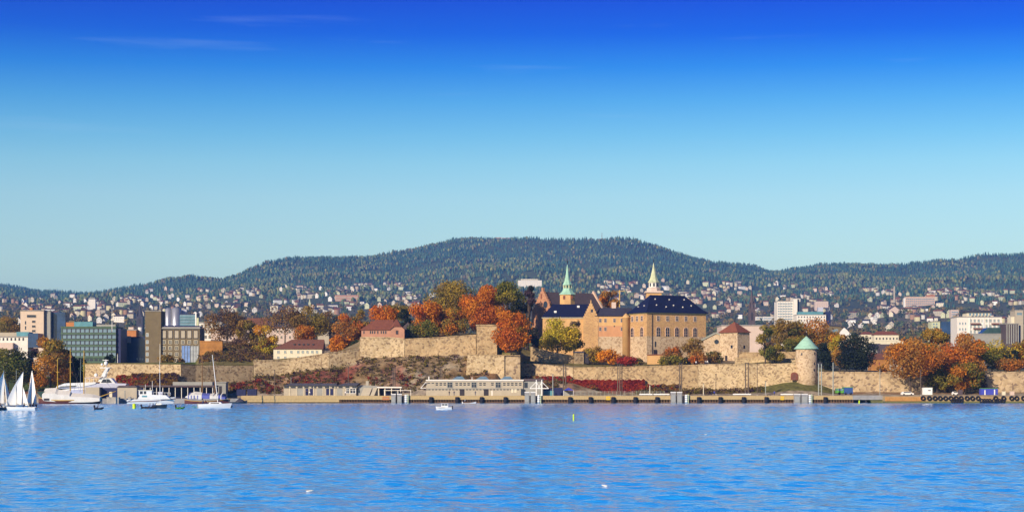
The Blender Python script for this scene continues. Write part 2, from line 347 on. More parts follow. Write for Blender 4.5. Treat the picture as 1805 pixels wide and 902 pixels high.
def rough(x, Y):
    """height added by rocks near by and by knolls far away"""
    d = Y - YW(x * FPX / Y + 902.5)
    a = (fbm(x / 9, Y / 9, 3) - .5) * 4.6 * np.clip((Y - 738) / 8, 0, 1) * np.clip((842 - Y) / 50, 0, 1) * np.where(d < 0, np.clip((-d - 4) / 9, 0, 1), np.clip((d - 3) / 14, 0, 1) * .4)
    a = a + (fbm(x / 2.6, Y / 2.6, 13) - .5) * 2.0 * np.clip((Y - 739) / 6, 0, 1) * np.clip((-d - 3) / 6, 0, 1)
    return a + (fbm(x / 420, Y / 420, 9) - .5) * np.clip((Y - 1500) / 4000, 0, 1) * 95
def ground_z(px, Y):
    yc, zc = controls(np.array([float(px)])); z = float(np.interp(Y, yc[:, 0], zc[:, 0]))
    return z + float(rough(np.array([(px - 902.5) * Y / FPX]), np.array([float(Y)]))[0])
def ground_zs(px, Y):
    yc, zc = controls(px); z = np.empty_like(px)
    for k in range(len(yc) - 1):
        s = (Y >= yc[k]) & (Y <= yc[k + 1]); t = (Y - yc[k]) / (yc[k + 1] - yc[k]); z[s] = (zc[k] + (zc[k + 1] - zc[k]) * t)[s]
    return z + rough((px - 902.5) * Y / FPX, Y)
def far_Y(px, py, lo=1150, hi=7400):
    """distance at which the ground is seen at photo row py"""
    Y = np.arange(lo, hi, 25.0); k = np.nonzero(HZ - (ground_zs(np.full(len(Y), float(px)), Y) - CAMH) * FPX / Y <= py)[0]
    return float(Y[k[0]]) if len(k) else float(hi)
px_ = np.concatenate([np.arange(-560, -20, 20), np.arange(-20, 1830, 4.0), np.arange(1830, 2400, 20)])
yc, zc = controls(px_)
nseg = [1, 16, 1, 26, 12, 6, 10, 14, 14, 16, 16, 18, 6, 3]
YR = []; ZR = []
for k, n in enumerate(nseg):
    for i in range(n):
        t = i / n; YR.append(yc[k] + (yc[k + 1] - yc[k]) * t); ZR.append(zc[k] + (zc[k + 1] - zc[k]) * t)
YR.append(yc[-1]); ZR.append(zc[-1]); YR = np.array(YR); ZR = np.array(ZR)
XR = (px_[None, :] - 902.5) * YR / FPX
ZR = ZR + rough(XR, YR)
PXR = np.broadcast_to(px_[None, :], YR.shape)
def mixc(a, b, t): return a * (1 - t[..., None]) + np.array(b) * t[..., None]
n1 = fbm(XR / 14, YR / 14, 21); n2 = fbm(XR / 5, YR / 5, 31); n3 = fbm(XR / 40, YR / 40, 41)
C = np.zeros(YR.shape + (3,)) + np.array((.25, .17, .09))
C = mixc(C, (.38, .30, .20), np.clip((n2 - .48) * 6, 0, 1))           # bare rock
C = mixc(C, (.23, .145, .065), np.clip((n1 - .5) * 6, 0, 1))           # dry grass
ivy = np.clip((fbm(XR / 11, YR / 30, 51) - .46) * 7, 0, 1) * np.where((PXR < 720) | ((PXR > 900) & (PXR < 1160)), 1, .25) * (YR < YW(PXR) - 4)
C = mixc(C, (.22, .05, .035), ivy * .8)                              # creeper and bramble
C = mixc(C, (.19, .155, .05), ((YR > YW(PXR)) & (YR < 850)) * np.clip(.6 + (n1 - .5) * 3, 0, 1))
C = mixc(C, (.125, .115, .035), ((PXR > 1325) & (PXR < 1490) & (YR < 756)) * 1.0)   # mown bank below the round tower
C = mixc(C, (.09, .12, .025), ((PXR < 345) & (YR > 748) & (YR < 900)) * 1.0)
C = mixc(C, (.30, .24, .17), (YR < 740) * 1.0)
far = np.clip((YR - 900) / 200, 0, 1); C = mixc(C, (.14, .12, .07), far)
C = mixc(C, (.08, .09, .045), np.clip((YR - 3600) / 900, 0, 1))
nr, nc = YR.shape
q = (np.arange(nr - 1)[:, None] * nc + np.arange(nc - 1)[None, :]).ravel()
me = colmesh('terrain', np.stack([XR, YR, ZR], -1).reshape(-1, 3), 4, np.stack([q, q + 1, q + nc + 1, q + nc], 1).ravel(), C.reshape(-1, 3), EARTH, True)
structure('terrain', me)
# water: a real surface of wind waves, fine near the eye, coarse outside the view --------
m, t, b = newmat('sea_water'); l = t.links.new
b.inputs['Base Color'].default_value = (.02, .42, .98, 1); b.inputs['Roughness'].default_value = .06; b.inputs['IOR'].default_value = 1.33; b.inputs['Specular IOR Level'].default_value = .42
geo = node(t, 'ShaderNodeNewGeometry'); mp = node(t, 'ShaderNodeMapping'); mp.inputs['Scale'].default_value = (1.5, 1.2, 1); l(geo.outputs['Position'], mp.inputs[0])
n = node(t, 'ShaderNodeTexNoise'); n.inputs['Scale'].default_value = 1; n.inputs['Detail'].default_value = 3; n.inputs['Roughness'].default_value = .6; l(mp.outputs[0], n.inputs[0])
bp = node(t, 'ShaderNodeBump'); bp.inputs['Strength'].default_value = 1.0; bp.inputs['Distance'].default_value = .085; l(n.outputs[0], bp.inputs['Height']); l(bp.outputs[0], b.inputs['Normal'])
wu = np.concatenate([-np.geomspace(1.8, .46, 14)[:-1], np.linspace(-.46, .46, 1060), np.geomspace(.46, 1.8, 14)[1:]])
wy = np.concatenate([[-60, 20, 45], np.arange(62, 300, .36), np.arange(300, 737.2, .55)])
WX = wy[:, None] * wu[None, :]; WX[:3] = 62 * wu[None, :] * 1.0; WYg = np.broadcast_to(wy[:, None], WX.shape)
rw = np.random.default_rng(91); WZ = np.zeros(WX.shape)
gust = .55 + .9 * fbm(WX / 55, WYg / 75, 95, 3)
for i in range(44):
    lam = 1.15 * (4.6 / 1.15) ** rw.uniform(); th_ = rw.normal(0, .75) + .35; k = 6.2832 / lam
    WZ += (.0132 / k) * np.sin(k * (WX * math.sin(th_) + WYg * math.cos(th_)) + rw.uniform(0, 6.28)) 
WZ *= gust; WZ[:3] = 0; WZ[-1] = 0; WZ[:, :13] = 0; WZ[:, -13:] = 0
nr, nc = WX.shape; q = (np.arange(nr - 1)[:, None] * nc + np.arange(nc - 1)[None, :]).ravel()
V = np.stack([WX, WYg, WZ], -1).reshape(-1, 3)
me = bpy.data.meshes.new('water'); me.vertices.add(len(V)); me.vertices.foreach_set('co', V.astype(np.float32).ravel())
idx = np.stack([q, q + 1, q + nc + 1, q + nc], 1).ravel().astype(np.int32); me.loops.add(len(idx)); me.loops.foreach_set('vertex_index', idx)
me.polygons.add(len(q)); me.polygons.foreach_set('loop_start', np.arange(len(q), dtype=np.int32) * 4); me.polygons.foreach_set('use_smooth', np.ones(len(q), dtype=bool))
me.materials.append(m); me.update(calc_edges=True); structure('water', me)
# quay apron: main quay x from photo column 425 to 1503, front at Y = 700 --------------
QY = 700.0; QZ = 2.6
def qx(px, Y=QY): return (px - 902.5) * Y / FPX
b = MB(); b.box(qx(425), qx(1503), QY, 737, 1.25, QZ); b.box(qx(425), qx(598), QY + .15, 720, .35, 1.25)
b.box(qx(425), qx(1503), QY + 1.6, 720, -1.5, 1.25, 1)
structure('quay', b.mesh('quay', [TIMBER, RUST]))
b = MB(); b.box(qx(1556), qx(2300), QY - 4, 737, .7, 2.4, 0); b.box(qx(1556), qx(2300), QY - 5, QY + 8, -1.5, .7, 1); b.box(qx(1556), qx(1627), QY - 4.12, QY - 4.002, .75, 2.2, 2)
structure('jetty', b.mesh('jetty', [mat('jetty_concrete', (.40, .27, .13), .9, .3, .6), MOSS, TIMBER_O]))
# the rows of piles under the quay edge: one quay front, its piles are a pattern of it
b = MB(); x = qx(600)
gaps = [(qx(a), qx(c)) for a, c in ((688, 721), (924, 955), (1181, 1214), (1399, 1432))]
while x < qx(1503):
    if not any(a < x < c for a, c in gaps):
        b.box(x, x + .34, QY + .25, QY + .8, -1, 1.24)
    x += .95
b.box(qx(598), qx(1503), QY + .1, QY + .24, .05, .3)
tag(link('pile_row', b.mesh('pile_row', RUST)), 'row of brown timber piles carrying the front edge of the long quay', 'piles')
# ------------------------------------------------------------------ haze
b = MB().box(-9000, 9000, -120, 12500, -6, 612)
hm = bpy.data.materials.new('haze'); hm.use_nodes = True; ht = hm.node_tree; ht.nodes.clear()
ho = ht.nodes.new('ShaderNodeOutputMaterial'); hv = ht.nodes.new('ShaderNodeVolumePrincipled'); hv.inputs['Density'].default_value = 6.5e-5; hv.inputs['Color'].default_value = (.16, .41, 1.0, 1)
ht.links.new(hv.outputs[0], ho.inputs['Volume'])
tag(link('haze', b.mesh('haze', hm)), None, None, None, 'stuff')
# ------------------------------------------------------------------ woods on the hills
ZONES = [('far left slope', -10, 130, 526, 578, 26), ('above the green office', 130, 255, 530, 572, 30), ('behind the silver towers', 255, 400, 514, 562, 36), ('above the long white house', 400, 600, 508, 556, 44),
         ('above the rampart house', 600, 770, 508, 548, 32), ('behind the castle spires', 1050, 1255, 498, 545, 36), ('beside the dark spire', 1255, 1410, 502, 566, 34), ('above the long white block', 1410, 1600, 512, 586, 34), ('above the white hotel', 1600, 1810, 512, 570, 34)]
HOUSES = []; r = random.Random(44)
for where, x0, x1, t_, u_, n in ZONES:
    L = []; tries = 0; n = int(n * 1.0)
    while len(L) < n and tries < 3000:
        tries += 1; px = r.uniform(x0, x1); py = t_ + (u_ - t_) * r.random() ** 1.15; Y = far_Y(px, py, 1900, 6200)
        if any(abs(px - a) < 5 and abs(py - b_) < 3.0 for a, b_, *_ in L): continue
        L.append((px, py, Y, r.randrange(6), r.randrange(4), r.random()))
    L.sort(); HOUSES.append((where, L))
HPX = np.array([h[0] for _, L in HOUSES for h in L]); HY = np.array([h[2] for _, L in HOUSES for h in L])
# the many more tiny houses that cannot be told apart: one mass
SP = []
for x0, x1, t_, u_, n in ((-10, 240, 534, 566, 90), (220, 430, 514, 552, 100), (430, 620, 512, 556, 70), (530, 770, 505, 532, 90), (1050, 1140, 503, 528, 45), (1180, 1260, 505, 540, 50), (1250, 1410, 503, 562, 110), (1400, 1570, 512, 560, 100), (1560, 1810, 510, 538, 130), (1500, 1810, 538, 570, 50)):
    n = int(n * .62); cl = [(r.uniform(x0, x1), r.uniform(t_, u_)) for _ in range(max(4, n // 7))]
    for _ in range(n):
        c = r.choice(cl); px = c[0] + r.gauss(0, 9); py = min(u_, max(t_, c[1] + r.gauss(0, 2.2))); SP.append((px, far_Y(px, py, 1900, 6200)))
SP = np.array(SP); HPX = np.concatenate([HPX, SP[:, 0]]); HY = np.concatenate([HY, SP[:, 1]])
rs = np.random.default_rng(66); n = len(SP); w_ = rs.uniform(3, 5.5, n); d_ = rs.uniform(3, 4.5, n); h_ = rs.uniform(4.5, 7, n); g_ = rs.uniform(2, 3.4, n); an = rs.uniform(-.7, .5, n)
sx_ = (SP[:, 0] - 902.5) * SP[:, 1] / FPX; sz_ = ground_zs(SP[:, 0], SP[:, 1]) + 1.5
def hv_(u, v, z): return np.stack([sx_ + w_ * u * np.cos(an) - d_ * v * np.sin(an), SP[:, 1] + w_ * u * np.sin(an) + d_ * v * np.cos(an), sz_ + z], -1)
wallv = np.stack([hv_(u, v, z) for z in (-6 + 0 * h_, h_) for u, v in ((-1, -1), (1, -1), (1, 1), (-1, 1))], 1); ov = 1.12
roofv = np.stack([hv_(-ov, -ov, h_ - .2), hv_(ov, -ov, h_ - .2), hv_(ov, ov, h_ - .2), hv_(-ov, ov, h_ - .2), hv_(-ov, 0, h_ + g_), hv_(ov, 0, h_ + g_)], 1)
gabv = np.stack([hv_(-1.02, -1, h_ - .1), hv_(-1.02, 1, h_ - .1), hv_(-1.02, 0, h_ + g_ - .4), hv_(-1.02, 0, h_ + g_ - .4), hv_(1.02, -1, h_ - .1), hv_(1.02, 1, h_ - .1), hv_(1.02, 0, h_ + g_ - .4), hv_(1.02, 0, h_ + g_ - .4)], 1)
VV = np.concatenate([wallv, roofv, gabv], 1); ff = np.array([(0, 1, 5, 4), (1, 2, 6, 5), (2, 3, 7, 6), (3, 0, 4, 7), (8, 9, 13, 12), (10, 11, 12, 13), (15, 14, 16, 17), (18, 19, 20, 21)]).ravel()
wc = np.array([(.56, .52, .42), (.50, .44, .32), (.54, .48, .28), (.42, .33, .23), (.58, .55, .49), (.34, .20, .13)])[rs.integers(0, 6, n)]; rc = np.array([(.06, .055, .06), (.22, .08, .05), (.12, .07, .05), (.10, .09, .10)])[rs.integers(0, 4, n)]
CC_ = np.concatenate([np.repeat(wc[:, None], 8, 1), np.repeat(rc[:, None], 6, 1), np.repeat(wc[:, None], 8, 1)], 1)
tag(link('far_houses', colmesh('far_houses', VV.reshape(-1, 3), 4, (np.arange(n)[:, None] * 22 + ff[None, :]).ravel(), CC_.reshape(-1, 3), FOREST)), 'crowd of tiny pale houses spread over the far wooded slopes', 'houses', None, 'stuff')
def clear_of_houses(px, Y):
    """keeps gardens open: no tree just in front of a house"""
    k = np.ones(len(px), bool); o = np.argsort(px); ps = px[o]
    for a, y in zip(HPX, HY):
        w = 19500 / y; s = o[np.searchsorted(ps, a - w):np.searchsorted(ps, a + w)]; k[s] &= ~((Y[s] > y - 190) & (Y[s] < y + 9))
    return k
def conifers(n, seed):
    r = np.random.default_rng(seed)
    px = r.uniform(-330, 2140, n * 2); u = r.uniform(0, 1, n * 2); ry = RY(px); y0 = 4150 + 500 * fbm(px / 60, px * 0, 77)
    Y = y0 + (ry + 260 - y0) * u ** .8; keep = r.uniform(0, 1, n * 2) < (Y / 7500) ** .5 * .9
    return px[keep][:n], Y[keep][:n], r
px, Y, r = conifers(56000, 5); k_ = clear_of_houses(px, Y); px, Y = px[k_], Y[k_]
x = (px - 902.5) * Y / FPX; z = ground_zs(px, Y); n = len(px)
pat = fbm(x / 160, Y / 160, 63); fade = np.clip((Y - 4200) / 2400, 0, 1)
dec = r.uniform(0, 1, n) < np.clip(.50 - fade * .45 + (pat - .5) * 2.2, .04, .9)
h = np.where(dec, r.uniform(8, 12, n), r.uniform(9, 15, n)); wd = np.where(dec, h * .47, h * .25)
cg = np.array([(.042, .095, .075), (.06, .115, .07), (.03, .072, .07), (.08, .13, .06)])[r.integers(0, 4, n)]
cdz = np.array([(.15, .175, .065), (.20, .19, .065), (.11, .145, .065), (.15, .12, .07), (.14, .15, .09), (.14, .17, .075)])[r.integers(0, 6, n)]
col = np.where(dec[:, None], cdz, cg) * r.uniform(.75, 1.3, (n, 1))
ang = np.arange(5) / 5 * 6.2832
V = []; tri = []; CC = []
def ring(rad, zz, k=0): return np.stack([x[:, None] + (wd * rad)[:, None] * np.cos(ang + k + px[:, None]), Y[:, None] + (wd * rad)[:, None] * np.sin(ang + k + px[:, None]), np.broadcast_to((z + h * zz)[:, None], (n, 5))], -1)
top = np.stack([x, Y, z + h], -1)[:, None]
lo = np.where(dec, .75, 1.0); mi = np.where(dec, 1.0, .52); hi_ = np.where(dec, .62, .30)
V = np.concatenate([ring(lo, .02), ring(mi, np.where(dec, .45, .42)), ring(hi_, np.where(dec, .82, .68)), top], 1)      # 16 per tree
f = []
for k in (0, 5):
    for i in range(5): j = (i + 1) % 5; f += [(k + i, k + j, k + 5 + j), (k + i, k + 5 + j, k + 5 + i)]
for i in range(5): f.append((10 + i, 10 + (i + 1) % 5, 15))
f = np.array(f).ravel(); idx = (np.arange(n)[:, None] * 16 + f[None, :]).ravel()
me = colmesh('hillside_forest', V.reshape(-1, 3), 3, idx, np.repeat(col, 16, 0), FOREST)
tag(link('hillside_forest', me), 'far-off dark conifer forest with yellowing birches covering the hills', 'forest', None, 'stuff')
# mixed trees between the houses: crowns of loose leaf clumps
def woods(name, label, n, seed, ylo, yhi, hh, leaf, k, pal, dens=None):
    r = np.random.default_rng(seed); px = r.uniform(-250, 2060, n); Y = r.uniform(ylo, yhi, n)
    x = (px - 902.5) * Y / FPX
    keep = (fbm(x / 120, Y / 120, seed) > .33) & clear_of_houses(px, Y); px, Y, x = px[keep], Y[keep], x[keep]; n = len(px)
    z = ground_zs(px, Y); H = r.uniform(*hh, n)
    c = np.array(pal)[(fbm(x / 70, Y / 70, seed + 3) * 1.6 * len(pal) + r.uniform(0, 2, n)).astype(int) % len(pal)] * r.uniform(.75, 1.25, (n, 1))
    d = r.normal(size=(n, k, 3)); d /= np.linalg.norm(d, axis=2, keepdims=True); rr = r.uniform(.45, 1, (n, k, 1)) ** .5
    off = d * rr * np.stack([H * .42, H * .42, H * .45], -1)[:, None]; off[:, :, 2] += (H * .55)[:, None]
    C = (np.stack([x, Y, z], -1)[:, None] + off).reshape(-1, 3)
    v = leafquads(C, (d + r.normal(size=d.shape) * .5).reshape(-1, 3), r.uniform(.7, 1.3, n * k) * leaf, .8, r)
    cc = np.repeat(np.repeat(c, k, 0) * r.uniform(.7, 1.3, (n * k, 1)), 4, 0)
    me = colmesh(name, v, 4, np.arange(len(v)), cc, LEAF); tag(link(name, me), label, 'woods', None, 'stuff')
PAL_CITY = [(.13, .14, .05), (.20, .16, .06), (.26, .19, .08), (.28, .18, .055), (.08, .11, .055), (.23, .18, .12), (.13, .17, .07), (.32, .23, .07)]
woods('city_trees', 'mass of autumn trees between the far houses of the city', 8200, 11, 1900, 4900, (8, 13), 1.9, 34, PAL_CITY)
woods('near_city_trees', 'belt of brown and olive trees among the city roofs behind the fortress', 380, 17, 1250, 1850, (9, 14), 1.2, 90, [(.15, .11, .045), (.19, .12, .055), (.10, .10, .035), (.23, .12, .03)])
# ================================================================== fortress walls
def wall(label, pts, mt, thick=2.6, batter=.7, name='rampart', Yf=None, cop=None, sink=3.0):
    """pts: (px, top row, foot row) along the wall; Yf: distance (else the line of the ramparts)"""
    Ys = [(Yf if not callable(Yf) else Yf(p)) if Yf else float(YW(p)) - 1 for p, a, b_ in pts]
    o = P(pts[0][0], pts[0][2], Ys[0]); f0 = []; f1 = []; r0 = []; r1 = []
    for (p, a, b_), Y in zip(pts, Ys):
        A = P(p, a, Y) - o; B = P(p, b_, Y) - o
        f0.append((B.x, B.y - batter, B.z - sink)); f1.append((A.x, A.y, A.z)); r1.append((A.x, A.y + thick, A.z)); r0.append((A.x, A.y + thick, B.z - sink))
    mb = MB().grid([f0, f1, r1, r0])
    for k in (0, -1): mb.add([f0[k], f1[k], r1[k], r0[k]], [(0, 1, 2, 3)])
    w = solo(mb, name, label, 'wall', mt, o); w['kind'] = 'thing'
    c = MB()
    for i in range(len(pts) - 1):
        a, d = Vector(f1[i]), Vector(f1[i + 1])
        c.add([a + Vector((0, -.18, .003)), d + Vector((0, -.18, .003)), d + Vector((0, thick - .1, .003)), a + Vector((0, thick - .1, .003)),
               a + Vector((0, -.18, .38)), d + Vector((0, -.18, .38)), d + Vector((0, thick - .1, .38)), a + Vector((0, thick - .1, .38))],
              [(3, 2, 1, 0), (4, 5, 6, 7), (0, 1, 5, 4), (1, 2, 6, 5), (2, 3, 7, 6), (3, 0, 4, 7)])
    part(c, 'coping', w, cop or mt); return w
TURF = mat('turf_coping', (.13, .11, .035), .95, .3, .6)
wall('pale sunlit rubble rampart with level turf edge behind the moored yachts', [(150, 641, 690), (236, 641, 690), (319, 642, 690)], WALL_PALE, cop=TURF)
wall('long weathered rampart with ragged top behind the sloop\'s mast', [(319.5, 642, 690), (345, 643, 684), (446, 643.5, 676)], WALL_DIM, cop=TURF)
wall('pale stone bastion below the long white house, climbing to the right', [(447, 636, 668), (498, 636, 664), (540, 629, 656), (580, 623, 650)], WALL_PALE)
wall('short pale rampart between the white house and the red-roofed house', [(580.5, 622, 652), (601, 621, 652), (634, 615, 640)], WALL_PALE)
wall('high pale bastion carrying the red-roofed house', [(634.6, 595, 634), (690, 595.5, 634), (713, 598, 632)], WALL_PALE, 3, 1.2)
wall('long tan rampart between the red-roofed house and the square block tower', [(713.5, 598.5, 632), (770, 595.5, 632), (839, 591, 630)], WALL_TAN)
F = Fr('block_tower', 'plain square stone block tower at the end of the tan rampart beside the orange tree', 'tower', 840, 625, 774)
F.part(F.box(MB(), 840, 876, 574, 640, 0, 9), 'tower_wall', [WALL_TAN]); F.part(MB().box(-.3, F.x(876) + .3, -.3, 9.3, F.z(574), F.z(574) + .5), 'parapet', [WALL_TAN])
F = Fr('bastion', 'big pale stone bastion with one dim side standing behind the two-storey quay building', 'bastion', 823, 664, 756)
mb = MB(); mb.prism([(F.x(821), F.z(668)), (F.x(889), F.z(668)), (F.x(889), F.z(626)), (F.x(824), F.z(625))], 0, 16); F.part(mb, 'front_wall', [WALL_PALE])
mb = MB(); mb.prism([(F.x(889.2), F.z(672)), (F.x(917), F.z(672)), (F.x(917), F.z(627)), (F.x(889.2), F.z(626))], .6, 16); F.part(mb, 'side_wall', [WALL_BLOCK])
mb = MB().prism([(F.x(824), F.z(625) + .003), (F.x(917), F.z(627) + .003), (F.x(917), F.z(625.5)), (F.x(824), F.z(624))], -.2, 15); F.part(mb, 'coping', [WALL_TAN])
wall('lower tan curtain wall below the gabled wing of the castle', [(917.5, 641, 680), (960, 644, 684), (1010, 649, 692)], WALL_BLOCK)
wall('long curtain wall with weathered stones below the castle hall', [(1010.5, 649, 692), (1070, 648, 694), (1140, 646.5, 694), (1230, 644, 694)], WALL_TAN)
wall('pale curtain wall running from below the hall to the round tower', [(1230.5, 643.5, 694), (1315, 643, 694), (1372, 642, 690), (1408, 641, 684)], WALL_PALE)
wall('dark-jointed block rampart right of the round tower', [(1437, 656, 692), (1490, 656.5, 694), (1560, 657, 696), (1640, 657, 696)], WALL_BLOCK)
wall('dark-jointed block rampart at the right end behind the blue container', [(1700, 656.5, 694), (1760, 656.5, 694), (1860, 656, 694)], WALL_BLOCK)
wall('two-stepped tan inner wall between the red-roofed tower and the round tower', [(1303, 622, 645), (1350, 622, 645), (1406, 621, 645)], WALL_TAN, 2, .2, 'inner_wall', 792)
wall('pale low inner wall below the two-stepped inner wall', [(1296, 632, 646), (1350, 633, 646), (1406, 633, 646)], WALL_PALE, 2, .2, 'inner_wall', 772)
wall('low slanting garden wall below the yellow-green tree', [(935, 612, 632), (975, 622, 636), (1012, 628, 642)], WALL_TAN, 1.2, .1, 'garden_wall', 786)
wall('ochre retaining wall beside the scaffolded brown building', [(352, 602, 640), (372, 602, 640), (392, 603, 640)], OCHRE, 2, .2, 'retaining_wall', 806)
wall('orange garden wall with dark slots at the foot of the castle hall', [(1141, 626, 645), (1172, 625.5, 645)], CASTLE_PLASTER, 1.2, .1, 'garden_wall', 790, TILE_RED)
# ================================================================== castle
def roofed(mb, L, D, z0, h, over=.6, hipL=0, hipR=0, ridge=.5, m=0):
    """ridge along local x; hips when >0 (distance of the ridge end from the wall end)"""
    a, b_, c, d = -over, L + over, -over, D + over; yr = D * ridge
    mb.add([(a, c, z0), (b_, c, z0), (b_, d, z0), (a, d, z0), (a if not hipL else hipL, yr, z0 + h), (b_ if not hipR else L - hipR, yr, z0 + h)],
           [(0, 1, 5, 4), (1, 2, 5), (2, 3, 4, 5), (3, 0, 4), (3, 2, 1, 0)], m)
    return mb
# the great hall
F = Fr('castle_hall', 'tall square-built castle hall with black hipped roof and arched windows', 'castle hall', 1140, 642, 812, R(27))
L1, L2, H = 28.6, 14.3, F.z(550.5); th = R(27); st_, ct_ = math.sin(th), math.cos(th)
zm, zm2 = F.z(592), F.z(577)
F.part(MB().box(0, L1, 0, L2, -4, zm), 'lower_wall', [CASTLE_LOW]); F.part(MB().box(0, L1, 0, L2, zm, H), 'upper_wall', [CASTLE_BRICK])
F.part(MB().box(-.25, L1 + .25, -.25, L2 + .25, H - .5, H + .1), 'cornice', [mat('pale_cornice', (.55, .46, .22), .8, .1)])
rm = MB(); fl = 1.1
lo = [(-fl, -fl, H), (L1 + fl, -fl, H), (L1 + fl, L2 + fl, H), (-fl, L2 + fl, H)]; md = [(1, 1, H + 1.7), (L1 - 1, 1, H + 1.7), (L1 - 1, L2 - 1, H + 1.7), (1, L2 - 1, H + 1.7)]
rm.add(lo + md + [(5.9, L2 / 2, H + 7.6), (L1 - 6.0, L2 / 2, H + 7.6)], [(3, 2, 1, 0), (0, 1, 5, 4), (1, 2, 6, 5), (2, 3, 7, 6), (3, 0, 4, 7), (4, 5, 9, 8), (5, 6, 9), (6, 7, 8, 9), (7, 4, 8)])
roof = F.part(rm, 'roof', [SLATE])
for px, py in ((1157, 526.5), (1183, 527), (1211, 526.5), (1158.5, 537.5), (1176, 540.5), (1190, 537.5), (1207, 540.5), (1223, 537.5)):
    t = ((642 - py) * F.s * 1.006 - H - 1.7) / 5.9; y = 1 + t * (L2 / 2 - 1); x = ((px - 1140) * F.s + y * st_) / ct_
    part(MB().box(-.16, .16, -.3, .2, -.1, .34), 'roof_light', roof, [WHITE2], None, False, (x, y - .1, H + 1.7 + t * 5.9))
for y, zz in ((9.6, 2.6), (5.2, 2.9)): part(MB().box(-.3, .2, -.16, .16, -.1, .32), 'roof_light', roof, [WHITE2], None, False, (1.0 + (zz - 1.7) / 5.9 * 4.9, y, H + zz))
for px in (1161, 1178, 1195.3, 1212, 1229):
    x = (px - 1140) * F.s / ct_
    window(F.o, x, 0, F.z(560.5), 1.15, 1.9, 'cross', PALEPINK, GLASS); window(F.o, x, 0, F.z(584), 1.75, 3.7, 'arch', PINK, GLASS)
for px in (1117.5, 1125, 1132.5): window(F.o, 0, -(px - 1140) * F.s / st_, F.z(560.5), 1.5, 1.9, 'cross', PALEPINK, GLASS, R(-90))
for px in (1117.5, 1132.5): window(F.o, 0, -(px - 1140) * F.s / st_, F.z(584), 2.2, 3.7, 'arch', PINK, GLASS, R(-90))
window(F.o, 16 * F.s / ct_, 0, F.z(606), .7, 2.2, 'pane', name='slit_window'); part(MB().box(-.8, .8, -.15, .1, -1.1, 1.1), 'door', F.o, [DARKM], None, False, (15.5 * F.s / ct_, 0, F.z(620.5)))
part(MB().tube((0, 0, -12), (0, 0, 10), .12), 'downpipe', F.o, [DARKM], None, False, (2.5, -.2, F.z(596)))
# middle wing with the stair turret
F = Fr('castle_wing', 'plastered middle wing of the castle with two rows of small windows and a stair turret', 'castle wing', 1050, 628, 824)
D = 11; F.part(F.box(MB(), 1050, 1113, 593, 645, 0, D), 'lower_wall', [CASTLE_LOW]); F.part(F.box(MB(), 1050, 1113, 574, 593, 0, D), 'middle_wall', [CASTLE_RED]); F.part(F.box(MB(), 1050, 1113, 557, 574, 0, D), 'upper_wall', [CASTLE_PLASTER])
r_ = F.part(roofed(MB(), F.x(1113), D, F.z(557), F.m(15.5), .5, 2), 'roof', [SLATE_GREY]); part(MB().box(-.9, .9, -.6, .6, -.5, 2.0), 'chimney', r_, [PALEPINK], None, False, (F.x(1083), D / 2, F.z(540)))
wins(F, (1058, 1067, 1083, 1096), 564.5, 3.6, 6, 'cross', PALEPINK, GLASS); wins(F, (1058, 1067, 1096), 579.5, 3.6, 6, 'cross', PALEPINK, GLASS)
window(F.o, F.x(1083), 0, F.z(574.8), .5, .5, 'pane')
part(MB().lathe([(1.55, -4), (1.55, F.z(560)), (1.85, F.z(559.4)), (1.75, F.z(558.6)), (.2, F.z(552))], 14), 'stair_turret', F.o, [CASTLE_PLASTER], None, True, (F.x(1103.5), .1, 0))
# front wing with the stepped gable
F = Fr('castle_wing', 'castle front wing with stepped gable and navy slate roof behind the yellow-green tree', 'castle wing', 957, 626, 826)
D = 11; xe = F.x(1030); F.part(F.box(MB(), 957, 1030, 558.5, 645, 0, D), 'plaster_wall', [CASTLE_PLASTER])
rr = MB(); rr.add([(-.6, -.7, F.z(559)), (xe, -.7, F.z(559)), (xe, D, F.z(559)), (-.6, D, F.z(559)), (F.x(975), D / 2, F.z(535)), (F.x(1042), D / 2, F.z(535))], [(0, 1, 5, 4), (1, 2, 5), (2, 3, 4, 5), (3, 0, 4)])
r_ = F.part(rr, 'roof', [SLATE])
for px, py in ((979, 548.5), (1020, 539)):
    t = (559 - py) / 24; part(MB().box(-.5, .5, -.2, .7, 0, .8), 'roof_light', r_, [WHITE], None, False, (F.x(px), -.7 + t * (D / 2 + .7) - .4, F.z(py) - .5))
F.part(MB().box(-.55, xe, -.5, -.02, F.z(560.4), F.z(558.8)), 'eaves', [CREAM])
g = MB(); n = 6; c = 1041.0; hw = 13.0
out = [(c - hw, 650), (c + hw, 650)]
for i in range(n): out += [(c + hw - i * hw / n * .93, 557 - i * 4.35), (c + hw - (i + 1) * hw / n * .93, 557 - i * 4.35)] if i else [(c + hw, 557), (c + hw - hw / n * .93, 557)]
left = [(2 * c - a, b_) for a, b_ in out[2:]][::-1]; out += [(c + .9, 529), (c - .9, 529)] + left
g.prism([(F.x(a), F.z(b_)) for a, b_ in out], -2.2, -1.2); F.part(g, 'stepped_gable', [CASTLE_BRICK])
F.part(MB().box(F.x(1028.5), F.x(1053.5), -1.2, 8, -4, F.z(562)), 'gable_wing_wall', [CASTLE_BRICK])
F.part(MB().prism([(F.x(1028.5), F.z(562)), (F.x(1053.5), F.z(562)), (F.x(1041), F.z(536))], -1.15, D / 2), 'gable_roof', [SLATE_GREY])
window(F.o, F.x(1043), -2.2, F.z(548), .9, 1.2, 'pane')
